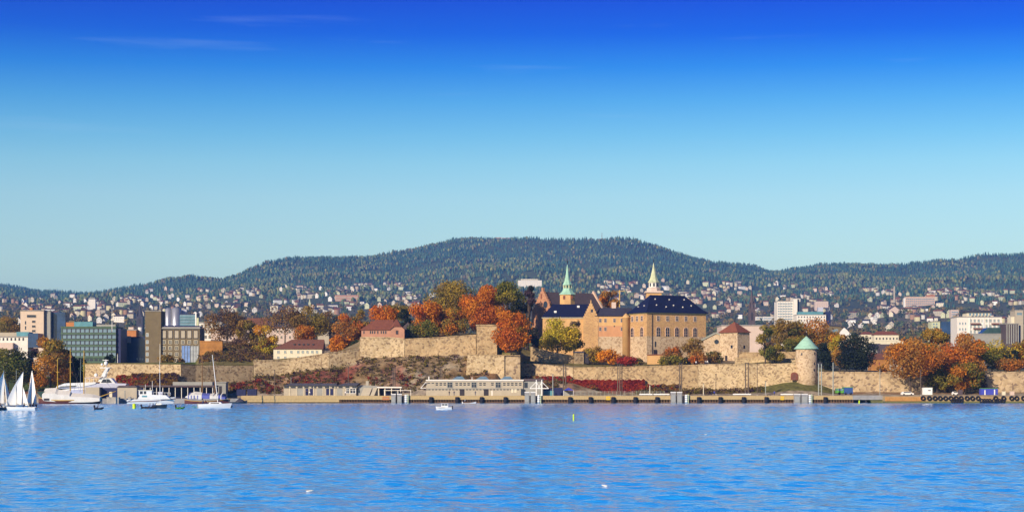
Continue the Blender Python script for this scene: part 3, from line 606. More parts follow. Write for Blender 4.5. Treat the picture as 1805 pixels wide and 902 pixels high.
# rear wing with the tall stepped gable
F = Fr('castle_wing', 'rear castle wing with tall stepped brick gable and grey roof behind the green spire', 'castle wing', 975, 600, 850, R(35))
L2, L1, ze, zr = 14.8, 27.5, F.z(546), F.z(513)
F.part(MB().box(.5, L1 - .5, 0, L2, -6, ze), 'side_wall', [CASTLE_PLASTER])
F.part(MB().prism([(-.5, ze - .4), (L2 + .5, ze - .4), (L2 / 2, zr)], .55, L1 - .55, 0, 'x'), 'roof', [SLATE_PURPLE])
def stepped(xa, xb, ztop, name, mt):
    n = 8; pts = [(0, -6), (L2, -6)]; dz = (ztop - ze) / n
    for i in range(n): pts += [(L2 - i * L2 / 2 / (n + .6), ze + (i + .6) * dz), (L2 - (i + 1) * L2 / 2 / (n + .6), ze + (i + .6) * dz)]
    a, z_ = pts[-1]; pts += [(a, ztop + 1.2), (L2 - a, ztop + 1.2)] + [(L2 - q, w_) for q, w_ in pts[2:][::-1]]
    return F.part(MB().prism(pts, xa, xb, 0, 'x'), name, [mt])
stepped(-.45, .5, zr + .6, 'stepped_gable', BRICK_PINK)
F.part(MB().prism([(-.4, ze), (L2 + .4, ze), (L2 / 2, zr + 1.2)], L1 - .5, L1 + .2, 0, 'x'), 'end_gable', [PINK])
part(MB().lathe([(1.5, -.1), (1.5, .1)], 12), 'rose_window', F.o, [GLASS], None, False, (-.5, 4.9, F.z(536))).rotation_euler = (0, R(90), 0)
window(F.o, -.45, 8.0, F.z(521), .9, 2.2, 'pane', None, TILE_RED, R(-90))
# towers with spires
F = Fr('spire_tower', 'octagonal castle tower with green copper spire above the navy roof', 'tower', 1000, 560, 840)
def M_(rp): return [(r * F.s, F.z(py)) for r, py in rp]
F.part(MB().lathe(M_([(14, 575), (14, 519.5)]), 8), 'tower_wall', [CASTLE_PLASTER])
F.part(MB().lathe(M_([(15.8, 519.4), (15.5, 518.4), (11, 514.5), (8.5, 511.5), (8, 508)]), 8), 'copper_skirt', [COPPER])
ln = F.part(MB().lathe(M_([(6.2, 509), (6.2, 502.5)]), 8), 'lantern', [mat('dark_copper', (.06, .13, .10), .7, .2)])
for k in range(8): part(MB().box(-.25, .25, -.2, .2, 0, F.m(6)), 'post', ln, [COPPER_PALE], None, False, (6.9 * F.s * math.cos(.7854 * k + .39), 6.9 * F.s * math.sin(.7854 * k + .39), F.z(508.6)))
F.part(MB().lathe(M_([(8.6, 502.6), (8.8, 501.6), (7, 498.5), (5, 494), (3.6, 488), (2.4, 480), (1.2, 471), (.45, 466)]), 8), 'spire', [COPPER])
F.part(MB().tube((0, 0, F.z(467)), (0, 0, F.z(456)), .12, .06).lathe(M_([(.3, 463.5), (1.4, 462), (1.4, 461), (.3, 459.5)]), 8), 'finial', [DARKM])
window(F.o, F.x(994), -3.15, F.z(524.5), .9, 1.5, 'pane', None, TILE_RED); window(F.o, F.x(1007), -3.15, F.z(524.5), .9, 1.5, 'pane', None, TILE_RED)
F = Fr('spire_tower', 'pale castle tower with balcony and slim yellowish spire above the black hall roof', 'tower', 1152, 560, 850)
F.part(MB().box(-F.m(13), F.m(13), -F.m(13), F.m(13), -2, F.z(514)), 'tower_wall', [CASTLE_PLASTER])
F.part(MB().box(-F.m(15.5), F.m(16), -F.m(15.5), F.m(15.5), F.z(516.5), F.z(513.4)).lathe(M_([(13, 513.3), (12.5, 508), (9.6, 506.4)]), 8), 'balcony', [PALEPINK])
ln = F.part(MB().lathe(M_([(9, 507), (9, 497.8)]), 8), 'lantern', [WHITE2])
for k in range(8): part(MB().box(-.35, .35, -.12, .12, 0, 1.4), 'window', ln, [GLASS], None, False, (8.35 * F.s * math.cos(.7854 * k), 8.35 * F.s * math.sin(.7854 * k), F.z(505)), .7854 * k + 1.5708)
F.part(MB().lathe(M_([(10.8, 498), (10.6, 496.8), (8, 493.5), (5.8, 488), (3.6, 480), (1.6, 470), (.5, 463.5)]), 8), 'spire', [COPPER_PALE])
F.part(MB().tube((0, 0, F.z(465)), (0, 0, F.z(456)), .12, .05).lathe(M_([(.3, 461), (1.2, 460), (.3, 458.6)]), 8), 'finial', [DARKM])
# gabled chapel front and the two outer towers
F = Fr('gable_house', 'low tan gabled stone house with a round window beside the red-roofed tower', 'house', 1240, 640, 808)
F.part(MB().prism([(F.x(1240), -4), (F.x(1284), -4), (F.x(1284), F.z(596)), (F.x(1262), F.z(586.5)), (F.x(1240), F.z(597.5))], 0, 9), 'wall', [CASTLE_LOW])
F.part(MB().prism([(F.x(1236), F.z(600.8)), (F.x(1262), F.z(587.6)), (F.x(1287), F.z(598.2)), (F.x(1287), F.z(596.2)), (F.x(1262), F.z(585.2)), (F.x(1236), F.z(598.4))][::-1], -.4, 9.4), 'roof', [mat('pale_lead', (.30, .30, .24), .7, .2)])
part(MB().lathe([(.95, -.1), (.95, .1)], 14), 'round_window', F.o, [GLASS], None, False, (F.x(1263), -.02, F.z(602))).rotation_euler = (R(90), 0, 0)
F = Fr('square_tower', 'square stone tower with red pyramid roof right of the castle hall', 'tower', 1300, 642, 800, R(39))
L1 = 23.5 * F.s / math.cos(R(39)); L2 = 28 * F.s / math.sin(R(39)); H = F.z(585.5)
F.part(MB().box(0, L1, 0, L2, -4, H), 'tower_wall', [CASTLE_LOW])
F.part(MB().add([(-.6, -.6, H), (L1 + .6, -.6, H), (L1 + .6, L2 + .6, H), (-.6, L2 + .6, H), (L1 / 2, L2 / 2, F.z(566))], [(0, 1, 4), (1, 2, 4), (2, 3, 4), (3, 0, 4), (3, 2, 1, 0)]), 'roof', [TILE_RED])
F.part(MB().tube((L1 / 2, L2 / 2, F.z(567)), (L1 / 2, L2 / 2, F.z(562.5)), .12, .05, 5), 'finial', [DARKM])
window(F.o, L1 * .55, 0, F.z(611), .9, 1.3, 'pane'); window(F.o, 0, L2 * .32, F.z(610.5), 1.1, 1.3, 'pane', rot=R(-90))
part(MB().box(-.6, .6, -.15, .1, -1.4, 1.4), 'door', F.o, [DARKM], None, False, (0, L2 * .62, F.z(632)), R(-90))
F = Fr('round_tower', 'round stone tower with green conical roof on the curtain wall', 'tower', 1421.5, 672, 750)
r0 = 18.6 * F.s; tw = F.part(MB().lathe([(r0 + .35, -5), (r0, 4), (r0, F.z(614.3))], 26), 'tower_wall', [CASTLE_LOW], None, True)
F.part(MB().lathe([(r * F.s, F.z(py)) for r, py in ((21.6, 615), (21.8, 614.2), (16, 608), (10, 601), (5, 596), (.6, 592.3))], 26), 'roof', [COPPER])
F.part(MB().tube((0, 0, F.z(593)), (0, 0, F.z(587)), .12, .05, 5).lathe([(.1, F.z(591)), (.3, F.z(590.2)), (.1, F.z(589.4))], 6), 'finial', [DARKM])
for a, py in ((-124, 624), (-48, 623), (-50, 641), (-52, 652)):
    window(F.o, r0 * math.cos(R(a)) * .995, r0 * math.sin(R(a)) * .995, F.z(py), .55, .9, 'pane', rot=R(a + 90))
F = Fr('arched_gate', 'small arched brick gate in the curtain wall at the foot of the round tower', 'gate', 1400, 667, 747.6)
F.part(MB().prism([(-1.3, -.5), (1.3, -.5), (1.3, 1.3)] + [(1.3 * math.cos(a), 1.3 + 1.2 * math.sin(a)) for a in np.linspace(.3, 2.84, 7)] + [(-1.3, 1.3)], -.25, .4), 'arch', [TILE_RED])
F.part(MB().prism([(-.8, -.5), (.8, -.5), (.8, 1.2), (.5, 1.8), (-.5, 1.8), (-.8, 1.2)], -.3, .3), 'door', [TILE_BROWN])
# houses on the ramparts
F = Fr('long_house', 'long white house with brown hipped roof and eight upper windows on the rampart', 'house', 482, 632, 792)
D = 10; xe = F.x(567.5); F.part(F.box(MB(), 482, 567.5, 615, 644, 0, D), 'wall', [CREAM])
r_ = F.part(roofed(MB(), xe, D, F.z(615), F.m(17.5), .5, F.x(512), 0), 'roof', [TILE_BROWN])
for px in (518, 526, 534, 542, 551): part(MB().box(-.3, .3, -.4, .6, 0, .5), 'roof_light', r_, [GLASS], None, False, (F.x(px), 1.8, F.z(607.5)))
wins(F, (490.5, 502.5, 513.5, 525.5, 533.5, 542, 550.5, 558.5), 620, 3.6, 4.4, 'cross', CREAM, GLASS_L); wins(F, (490.5, 502.5, 525.5), 629.5, 3.6, 3, 'cross', CREAM, GLASS_L)
F = Fr('rampart_house', 'low pink-walled house with red tiled roof standing on the high bastion', 'house', 636, 594, 782)
D = 11; F.part(F.box(MB(), 637, 688, 581, 606, 0, D), 'wall', [PINKISH]); F.part(roofed(MB(), F.x(690), D, F.z(581.5), F.m(19), .5, F.x(660), 0), 'roof', [TILE_RED])
F.part(MB().prism([(F.x(688), -2), (F.x(713), -2), (F.x(713), F.z(580)), (F.x(707), F.z(575)), (F.x(694), F.z(575)), (F.x(688), F.z(580))], -.8, 5), 'wing_wall', [PINKISH])
F.part(MB().add([(F.x(686), -1.3, F.z(582)), (F.x(694), -1.3, F.z(575.3)), (F.x(707), -1.3, F.z(575.3)), (F.x(715), -1.3, F.z(582)), (F.x(696), 4.5, F.z(562)), (F.x(699), 4.5, F.z(562))], [(1, 2, 5, 4), (0, 1, 4), (2, 3, 5)]), 'wing_roof', [TILE_RED])
wins(F, (641.5, 653, 656.5, 660.5, 666, 672, 676, 680), 585.5, 2, 5, 'pane'); window(F.o, F.x(700), -.8, F.z(585.5), .8, 1.3, 'cross', TILE_BROWN)
F = Fr('barn', 'dark gabled barn end in shade right of the pink-walled rampart house', 'barn', 707, 594, 795)
F.part(MB().prism([(0, -2), (F.x(728), -2), (F.x(728), F.z(577)), (F.x(718), F.z(566.5)), (0, F.z(577))], 0, 12), 'wall', [SLATE_PURPLE]); F.part(MB().add([(-.5, -.5, F.z(578)), (F.x(718), -.5, F.z(566)), (F.x(729), -.5, F.z(578)), (-.5, 12, F.z(578)), (F.x(718), 12, F.z(566)), (F.x(729), 12, F.z(578))], [(0, 1, 4, 3), (1, 2, 5, 4)]), 'roof', [TILE_BROWN])  # shade on the gable end is put into the dark wall colour
F = Fr('stone_hut', 'small stone hut with slab roof under the castle wing beside the orange bush', 'hut', 1012, 636, 782)
F.part(F.box(MB(), 1012, 1029, 621, 645, 0, 4), 'wall', [WALL_DIM]); F.part(F.box(MB(), 1010.5, 1030, 619, 621, -.4, 4.4), 'roof', [SLATE_GREY]); F.part(F.box(MB(), 1029.05, 1038, 623, 640, .6, 3), 'porch', [DARKM])
# ================================================================== quayside
ORD = ['leftmost'] + [w + ' from left' for w in 'second third fourth fifth sixth seventh eighth ninth tenth eleventh twelfth thirteenth fourteenth fifteenth sixteenth seventeenth eighteenth nineteenth twentieth'.split()]
def at(px, z, Y): return Vector(((px - 902.5) * Y / FPX, Y, z))
fb = MB().lathe([(.75, -.75), (.75, 1.15), (.5, 1.3), (.2, 1.3)], 12, 0, 0, 0, .9)
fb.box(-.25, .25, .3, .62, -.6, 1.3); fm_ = fb.mesh('fender', [BLACK])
FEND = (760, 806, 849, 891, 1005, 1041, 1081, 1120, 1158.5, 1232, 1270, 1311, 1351, 1455)
for i, px in enumerate(FEND):
    where = {760: 'under the left end of the two-storey building', 1005: 'just below the blue pavilion tent', 1455: 'last before the blue truck'}.get(px)
    tag(link('fender', fm_, None, at(px, .9, QY - .35)), f'black drum fender hanging on the quay front, {where or ORD[i]}', 'fender', 'black drum fenders along the quay')
for i, (px, w) in enumerate(((693.5, 8), (704, 8), (929, 8.4), (939.6, 8.4), (1187, 9), (1198, 9), (1405.5, 11), (1418.5, 11))):
    F = Fr('mooring_block', ['grey mooring block below the canopy shed, left of its pair', 'grey mooring block below the canopy shed, right of its pair', 'grey mooring block under the white gantry, left of its pair', 'grey mooring block under the white gantry, right of its pair', 'tall pale-topped mooring block before the castle hall, left of its pair', 'tall pale-topped mooring block before the castle hall, right of its pair', 'broad grey mooring block below the round tower, left of its pair', 'broad grey mooring block below the round tower, right of its pair'][i], 'mooring block', px, 710, QY - 1.6, 0, 'mooring blocks on the quay front')
    h = w * .5 * F.s; top = F.z(690 if i in (2, 3, 4, 5) else 693.5)
    F.part(MB().box(-h, h, 0, 1.5, -1, top - .3), 'block', [CONC_D]); F.part(MB().box(-h - .04, h + .04, -.05, 1.54, top - .3, top), 'cap', [WHITE2])
    F.part(MB().box(-h * .7, h * .7, -.12, -.002, .3, top - 1), 'face_plate', [GREYP])
for i, px in enumerate((715, 949, 1209, 1427)):
    F = Fr('ladder_fender', ['white curved quay fender right of the canopy shed', 'white curved quay fender under the white gantry', 'white curved quay fender before the castle hall', 'white curved quay fender below the round tower'][i], 'fender', px, 710, QY - .9, 0, 'white fenders beside the mooring blocks')
    w_ = MB(); rows = []
    for k in range(9):
        z = .1 + 2.9 * k / 8; d = -.25 - .35 * math.sin(k * 1.55) ** 2; rows.append([(-.35, d, z), (.35, d, z), (.35, d + .3, z), (-.35, d + .3, z), (-.35, d, z)])
    w_.grid(rows); F.part(w_, 'curved_plate', [WHITE]); F.part(MB().box(.45, .95, 0, .5, -.8, 3.1), 'post', [COPPER_PALE]); F.part(MB().box(-1.0, -.4, 0, .5, -.8, 2.6), 'side_post', [DARKM])
# low white kerb beams
for a, c, lb in ((1127, 1150, 'low white kerb beam on the quay edge left of the pale-topped mooring blocks'), (1152, 1180, 'longer white kerb beam touching the pale-topped mooring blocks'), (1292, 1324, 'low white kerb beam on the quay before the pale curtain wall'), (1376, 1398, 'pale kerb beam on the quay edge left of the broad mooring blocks')):
    F = Fr('kerb_beam', lb, 'kerb beam', a, 696.5, QY + 1.2); F.part(MB().box(0, F.x(c), 0, .5, .25, .62), 'beam', [WHITE])
    F.part(MB().box(.3, .7, .05, .45, -.05, .25).box(F.x(c) - .7, F.x(c) - .3, .05, .45, -.05, .25), 'feet', [CONC_D])
# yellow and orange boards on the quay edge
for px, w, mt, lb in ((680, 12, ORANGEP, 'orange painted board fixed on the quay front left of the grey mooring blocks'), (1072, 7, YELLOW, 'yellow painted board on the quay front below the red creeper'), (1379, 6, YELLOW, 'yellow painted board on the quay front left of the broad mooring blocks')):
    F = Fr('warning_board', lb, 'board', px, 705, QY - .12); F.part(MB().box(-F.m(w) / 2, F.m(w) / 2, 0, .1, F.z(704.5), F.z(698)), 'panel', [mt]); F.part(MB().box(-F.m(w) / 2 + .2, F.m(w) / 2 - .2, -.04, -.002, F.z(701.6), F.z(701)), 'rail', [CONC_D])
# grey low shed with clerestory
F = Fr('quay_shed', 'low grey quay shed with clerestory windows and dark doors', 'shed', 500, 697, 712)
D = 9; s_ = F
F.part(MB().prism([(0, 0), (F.x(628), 0), (F.x(628), F.z(679)), (0, F.z(679))], 0, D), 'wall', [BEIGE])
F.part(MB().prism([(-.4, F.z(679.4)), (2.6, F.z(675)), (F.x(594), F.z(675)), (F.x(594), F.z(679.4))], -.7, D + .3), 'roof', [SLATE_GREY])
F.part(MB().prism([(F.x(594.3), F.z(679.2)), (F.x(608), F.z(674.6)), (F.x(634), F.z(674.6)), (F.x(629), F.z(679.2))], -.8, D + .3), 'porch_roof', [SLATE_GREY])
for k, px in enumerate(range(505, 628, 12)):
    window(F.o, F.x(px), 0, F.z(682.2), F.m(8.5), F.m(2.6), 'plain', BEIGE, GLASS)
for px in (541, 549, 577.5, 585): F.part(F.box(MB(), px - 2.6, px + 2.6, 684.5, 696, -.06, .05), 'door', [NAVY])
for px in (529, 563.5, 599): F.part(F.box(MB(), px - 5, px + 5, 684, 696.5, -.06, .05), 'shutter', [GREYP])
for px, w in ((613, 5), (622, 9)): window(F.o, F.x(px), 0, F.z(688.5), F.m(w), F.m(8), 'cross', WHITE, GLASS)
for px in (511, 522.5, 534.7, 545, 553, 569.5, 581.3, 590.5, 605, 617): F.part(F.box(MB(), px - .5, px + .5, 679.5, 697, -.16, .02), 'pilaster', [CREAM])
F = Fr('ramp_shed', 'small quay building with two pale slanting panels right of the grey shed', 'shed', 630, 697, 713)
F.part(MB().prism([(0, 0), (F.x(665), 0), (F.x(665), F.z(680)), (F.x(634), F.z(678)), (0, F.z(683))], 0, 7), 'wall', [GREYP])
for a, c in ((636, 651), (653, 660)): F.part(MB().add([(F.x(a), -1.6, 0), (F.x(c), -1.6, 0), (F.x(c + 5), -.05, F.z(683)), (F.x(a + 5), -.05, F.z(683))], [(0, 1, 2, 3)]).add([(F.x(a), -1.4, 0), (F.x(c), -1.4, 0), (F.x(c + 5), .02, F.z(683)), (F.x(a + 5), .02, F.z(683))], [(3, 2, 1, 0)]), 'slanting_panel', [BEIGE])
F.part(F.box(MB(), 644, 649, 671, 680, 2, 3.2), 'chimney', [BEIGE]); F.part(F.box(MB(), 631.5, 634.5, 687, 692, -.05, .05), 'window', [GLASS])
F = Fr('canopy_shed', 'open flat-roofed canopy shed on pale posts left of the two-storey building', 'shed', 666, 697, 712)
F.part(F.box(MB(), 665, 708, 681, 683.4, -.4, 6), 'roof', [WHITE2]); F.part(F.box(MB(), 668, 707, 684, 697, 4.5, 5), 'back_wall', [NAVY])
for px in (667, 678.5, 690, 706): F.part(F.box(MB(), px - .7, px + .7, 683.4, 697, 0, .3), 'post', [CREAM])
F.part(F.box(MB(), 677, 725, 687, 688, -1.4, -1.2), 'railing_beam', [WHITE2])
for px in (678, 701.6, 724.4): F.part(F.box(MB(), px - .5, px + .5, 688, 697, -1.4, -1.2), 'railing_post', [WHITE2])
window(F.o, F.x(698), 4.5, F.z(691), F.m(5), F.m(4), 'cross', WHITE, GLASS_L)
# two-storey building
F = Fr('quay_building', 'two-storey beige quay building with rows of dark windows and roof domes', 'building', 751, 697, 712)
D = 11; F.part(F.box(MB(), 751, 922, 671, 697, 0, D), 'wall', [BEIGE]); r_ = F.part(F.box(MB(), 750.6, 923, 668.6, 671, -.35, D), 'roof_edge', [WHITE2])
F.part(F.box(MB(), 922.05, 957, 671, 697, .4, D), 'annex_wall', [GREYP]); F.part(F.box(MB(), 923.1, 958, 667, 671, 0, D + .2), 'annex_roof', [SLATE_PURPLE])
F.part(F.box(MB(), 751, 922, 684, 685.2, -.1, -.002), 'floor_band', [GREYP])
x_ = [p for p in range(756, 921, 7) if abs(p - 793) > 5 and abs(p - 835.5) > 6 and abs(p - 878) > 6 and abs(p - 862.5) > 5]
wins(F, x_, 674.8, 4.6, 1.5, 'pane'); wins(F, [p for p in x_ if p > 765], 677.8, 4.2, 2, 'pane'); wins(F, [p for p in range(757, 916, 6)], 686.3, 3.6, 1.4, 'pane')
for px in (793, 835.5, 878): window(F.o, F.x(px), 0, F.z(678), F.m(8), F.m(8.5), 'cross', GREYP, GLASS, name='bay_window')
for px in (814.5, 857): F.part(F.box(MB(), px - 4.2, px + 4.2, 685.3, 697, -.05, .02), 'door', [DARKM]); 
for px in (903, 908.5): F.part(F.box(MB(), px - 2, px + 2, 685.4, 691.5, -.06, .02), 'panel', [CREAM])
F.part(F.box(MB(), 866, 868.5, 688, 697, -.06, .02), 'side_door', [WHITE2])
F.part(F.box(MB(), 924, 930, 673.5, 683, .3, .5), 'annex_window', [GLASS]); F.part(F.box(MB(), 918, 924, 685, 696, -.25, -.11), 'entrance', [GLASS])
for px in (808, 850, 893):
    b = MB(); b.add([(-2.4, 0, 0), (2.4, 0, 0), (2.4, 3, 0), (-2.4, 3, 0), (-.6, 1.4, 1.15), (1.4, 1.4, 1.15)], [(0, 1, 5, 4), (1, 2, 5), (2, 3, 4, 5), (3, 0, 4)]); part(b, 'roof_dome', r_, [GLASS_L], None, False, (F.x(px), 1, F.z(668.6)))
for px, w_, pt in ((755.8, .35, 663), (832, .2, 664)): part(MB().tube((0, 0, 0), (0, 0, F.m(668.6 - pt)), w_ * .7, w_ * .6), 'flue', r_, [WHITE2], None, False, (F.x(px), 1.5, F.z(668.7)))
b = MB()
for q in (0, 1.2): b.tube((-1.9, -q, F.z(684)), (0, -q * .5, F.z(673)), .12).tube((-1.9, -q, F.z(684)), (0, -q, F.z(683.6)), .12)
F.part(b, 'awning_frame', [WHITE])
# white gantry
F = Fr('gantry', 'white gangway gantry with two masts and stay cables beside the two-storey building', 'gantry', 945.5, 697, 706)
for px in (945.5, 955): F.part(MB().tube((F.x(px), 0, 0), (F.x(px), 0, F.z(669)), .22, .18, 8), 'mast', [WHITE])
F.part(F.box(MB(), 934, 967, 683.4, 684.8, -.3, .3), 'walkway', [WHITE])
for a, c in ((945.5, 934.5), (955, 966.5), (945.5, 951.5), (955, 949)): F.part(MB().tube((F.x(a), 0, F.z(672.5)), (F.x(c), 0, F.z(683.5)), .11), 'stay', [WHITE])
# navy hoarding, pavilion tent, truck, container
F = Fr('hoarding', 'navy hoarding with a glazed left part right of the white gantry', 'hoarding', 956, 697, 716)
F.part(F.box(MB(), 976, 992, 683, 697, 0, .4), 'dark_panel', [NAVY]); F.part(F.box(MB(), 957, 976, 688, 697, 0, .3), 'glass_panel', [TEAL]); F.part(F.box(MB(), 957, 976, 684, 688, .1, .4), 'upper_panel', [NAVY])
F = Fr('pavilion_tent', 'small tent with peaked blue roof on the quay behind the black fenders', 'tent', 1002, 697, 708)
F.part(MB().add([(F.x(993), -1.8, F.z(687.4)), (F.x(1011), -1.8, F.z(687.4)), (F.x(1011), 1.8, F.z(687.4)), (F.x(993), 1.8, F.z(687.4)), (0, 0, F.z(682.6))], [(0, 1, 4), (1, 2, 4), (2, 3, 4), (3, 0, 4)]), 'tent_roof', [BLUEP])
for a, y in ((993.6, -1.7), (1010.4, -1.7), (993.6, 1.7), (1010.4, 1.7)): F.part(MB().tube((F.x(a), y, 0), (F.x(a), y, F.z(687.4)), .07), 'pole', [WHITE])
F.part(F.box(MB(), 994, 1010, 688.5, 697, 1.5, 1.65), 'back_curtain', [GREYP])
def container(label, px0, px1, t, u, Y, mt, name='shipping_container', d=2.5, roofm=None):
    F = Fr(name, label, 'container', px0, u, Y); L = F.x(px1); H = F.z(t); F.part(MB().box(0, L, 0, d, .15, H), 'box_body', [mt])
    b = MB(); n = max(4, int(L / .5))
    for i in range(n): b.box(L * (i + .3) / n, L * (i + .7) / n, -.07, -.002, .35, H - .25)
    F.part(b, 'corrugated_side', [mt]); F.part(MB().box(-.05, L + .05, -.1, d + .1, H + .003, H + .16), 'roof', [roofm or mt]); return F
F = container('blue and purple container with white doors in front of the right rampart', 1729, 1759, 684.5, 696, 714, BLUEP, roofm=GREENL)
F.part(F.box(MB(), 1735, 1737, 687, 695.5, -.14, -.08), 'door_bar', [WHITE]); F.part(F.box(MB(), 1752, 1754, 686, 695.5, -.14, -.08), 'door_bar', [WHITE])
F = container('blue cargo truck box with green roof edge parked right of the round tower', 1488, 1503.5, 682.5, 694.5, 712, BLUET, 'truck', 4.5, GREENL)
F.part(MB().box(-2.6, -.1, .3, 4.2, .5, F.z(684)), 'cab', [GREENL]); F.part(MB().box(-2.66, -2.61, .6, 3.9, 1.3, 2.1).box(-2.4, -.4, .2, .29, 1.3, 2.0), 'cab_window', [GLASS_L])
for x in (-1.7, .6, 2.4): 
    w_ = part(MB().lathe([(.5, -.15), (.5, .15)], 12), 'wheel', F.o, [BLACK], None, False, (x, .1, .3)); w_.rotation_euler = (R(90), 0, 0)
container('dark navy container behind the low quay at its left end, nearer the sheds', 417, 433, 686.5, 698, 726, NAVY); container('dark navy container with a pale gap on its left, beside the timber quay', 436, 452, 686, 698, 726, NAVY)
container('small white box cabin with a dark slot window on the jetty', 1627.5, 1643.5, 683.5, 696, 704, WHITE, 'cabin').part(MB().box(1.7, 2.6, -.12, -.01, 1.55, 1.85), 'slot_window', [GLASS])
for a, c, t, lb, mt in ((1767, 1772.5, 690, 'small cream crate standing on the jetty right of the blue container', CREAM), (1781, 1788, 690, 'larger pinkish crate on the jetty near the right edge', PALEPINK), (1690, 1697, 687, 'dark violet cabinet on the jetty between two orange trees', SLATE_PURPLE)):
    F = Fr('crate', lb, 'crate', a, 696, 705); F.part(F.box(MB(), a, c, t, 696, 0, 1.2), 'body', [mt]); F.part(F.box(MB(), a - .3, c + .3, t - .7, t - .05, -.08, 1.28), 'lid', [mt])
for a, c, lb in ((1589, 1611, 'white parked van with low roof under the big orange tree on the jetty'), (1679, 1690, 'small white parked car beside the violet cabinet on the jetty')):
    F = Fr('parked_car', lb, 'car', a, 696.4, 709); L = F.x(c); b = MB().prism([(0, .3), (L, .3), (L, .8), (L * .84, .9), (L * .74, 1.35), (L * .14, 1.35), (.03, .9)], 0, 1.7); F.part(b, 'body', [WHITE])
    F.part(MB().prism([(L * .16, .92), (L * .8, .92), (L * .72, 1.27), (L * .18, 1.27)], -.02, 0), 'side_window', [GLASS])
    for q in (.2, .8):
        w_ = part(MB().lathe([(.32, -.1), (.32, .1)], 12), 'wheel', F.o, [BLACK], None, False, (L * q, .06, .32)); w_.rotation_euler = (R(90), 0, 0)
# bridge span between quay and jetty
F = Fr('footbridge', 'grey concrete bridge span with open dark arch between the quay and the jetty', 'bridge', 1503, 710, QY)
F.part(F.box(MB(), 1503, 1556, 696.4, 704, 0, 9), 'deck', [CONC_D])
F.part(MB().prism([(F.x(1540), -1), (F.x(1556), -1), (F.x(1556), F.z(704)), (F.x(1534), F.z(704))], .3, 8.7), 'abutment', [MOSS]); F.part(F.box(MB(), 1503.2, 1556, 704, 712, 20, 36), 'back_wall', [DARKM])  # dark of the underpass is put into the far wall's colour
# tyres along the jetty
ty = MB().torus((0, 0, 0), .62, .27, 14, 6).mesh('tyre', [BLACK], True); rim_ = None
TY = [1627, 1638, 1648, 1657, 1666.5, 1676, 1685, 1694, 1704.5, 1714, 1724, 1755, 1769, 1783, 1792, 1804]
for i, px in enumerate(TY):
    tag(link('tyre', ty, None, at(px, 1.75, QY - 4.3)), f'old black tyre hung on the jetty wall, {ORD[i]}', 'tyre', 'tyres hung along the jetty wall')
for i, px in enumerate((1680, 1684.5, 1689, 1693.5, 1731, 1735.5, 1740, 1744.5, 1752, 1757, 1762, 1767)):
    k = i // 4; tag(link('tyre', ty, None, at(px, .75, QY - 5.3)), f'low black tyre at the waterline, {ORD[i % 4]} of the {["left", "middle", "right"][k]} bunch of four', 'tyre', 'low tyres bunched at the waterline')
# masts, poles and lamps on the quay ---------------------------------------------------
def pole(px, top, base, Y, r, lb, mt=POLE, kind='lamp', twin=0):
    r = r * 1.35
    F = Fr('light_mast' if twin else 'lamp_post', lb, 'mast' if twin else 'lamp post', px, base, Y)
    H = F.z(top); w = F.m(twin)
    for q in ((0, 1) if twin else (0,)): F.part(MB().box(q * w - .22, q * w + .22, -.22, .22, -.1, .35), 'footing', [CONC_D]); F.part(MB().tube((q * w, 0, .3), (q * w, 0, H), r, r * .75, 6), 'pole', [mt])
    if twin: 
        for k in range(1, int(H / 3.2) + 1): F.part(MB().box(r, w - r, -.06, .06, k * 3.2 - .08, k * 3.2 + .08), 'rung', [mt])
    F.part(MB().box(-.3, w + .3, -.5, .15, H - .02, H + .18) if not kind == 'flag' else MB().lathe([(.02, H), (.16, H + .12), (.02, H + .25)], 6), 'lamp_head' if kind == 'lamp' else 'knob', [DARKM]); return F
pole(484, 652, 697, 722, .12, 'thin brown lamp post by the left end of the grey quay shed')
pole(513, 664, 696, 724, .09, 'short thin lamp post just behind the grey shed\'s left half', POLEG)
pole(614, 646, 696, 725, .14, 'tall thin lamp post behind the porch of the grey quay shed')
pole(693, 648, 697, 716, .16, 'dark twin-pole mast behind the canopy shed', POLE, 'lamp', 3.2)
pole(776, 647, 690, 730, .16, 'dark twin-pole mast behind the left half of the two-storey building', POLE, 'lamp', 3)
pole(974.5, 660, 697, 704, .13, 'slim grey lamp post in front of the navy hoarding', POLEG)
pole(993, 643, 697, 718, .17, 'tall brown twin-pole mast left of the blue pavilion tent', POLE, 'lamp', 4.2)
pole(1089, 642, 697, 716, .15, 'tall brown mast left of a close pair, over the red creeper')
pole(1092.7, 642, 697, 718, .16, 'tall close-set twin-pole mast in front of the red creeper', POLE, 'lamp', 3.6)
pole(1198, 640, 697, 722, .19, 'tall red-brown twin-pole mast behind the pale-topped mooring blocks', POLE, 'lamp', 3.4)
pole(1314, 640, 694, 722, .18, 'tall red-brown twin-pole mast before the pale curtain wall', POLE, 'lamp', 5)
pole(1349.5, 672, 695, 706, .12, 'short pale post on the quay left of the mown bank', POLEG)
pole(1443, 640, 697, 708, .17, 'grey ladder-like twin mast in front of the round tower', POLEG, 'lamp', 5); pole(1468.5, 638, 697, 708, .17, 'single grey mast right of the round tower', POLEG)
pole(1551, 650, 697, 716, .10, 'thin grey lamp post by the bridge span', POLEG); pole(1623, 652, 697, 706, .13, 'brown lamp post left of the white cabin')
pole(1145.5, 678, 696, 712, .14, 'short pale post on the quay before the middle curtain wall', CREAM); pole(1240, 676, 696, 708, .13, 'short pale sign post on the quay right of the pale-topped mooring blocks', CREAM)
pole(1262, 660, 695, 730, .10, 'thin dark lamp post before the pale curtain wall'); pole(1334.7, 641, 696, 722, .11, 'single thin brown mast right of the red-brown twin mast')
F = Fr('lamp_post', 'white globe lamp on a curved arm under the olive tree above the right rampart', 'lamp post', 1737, 656, 752)
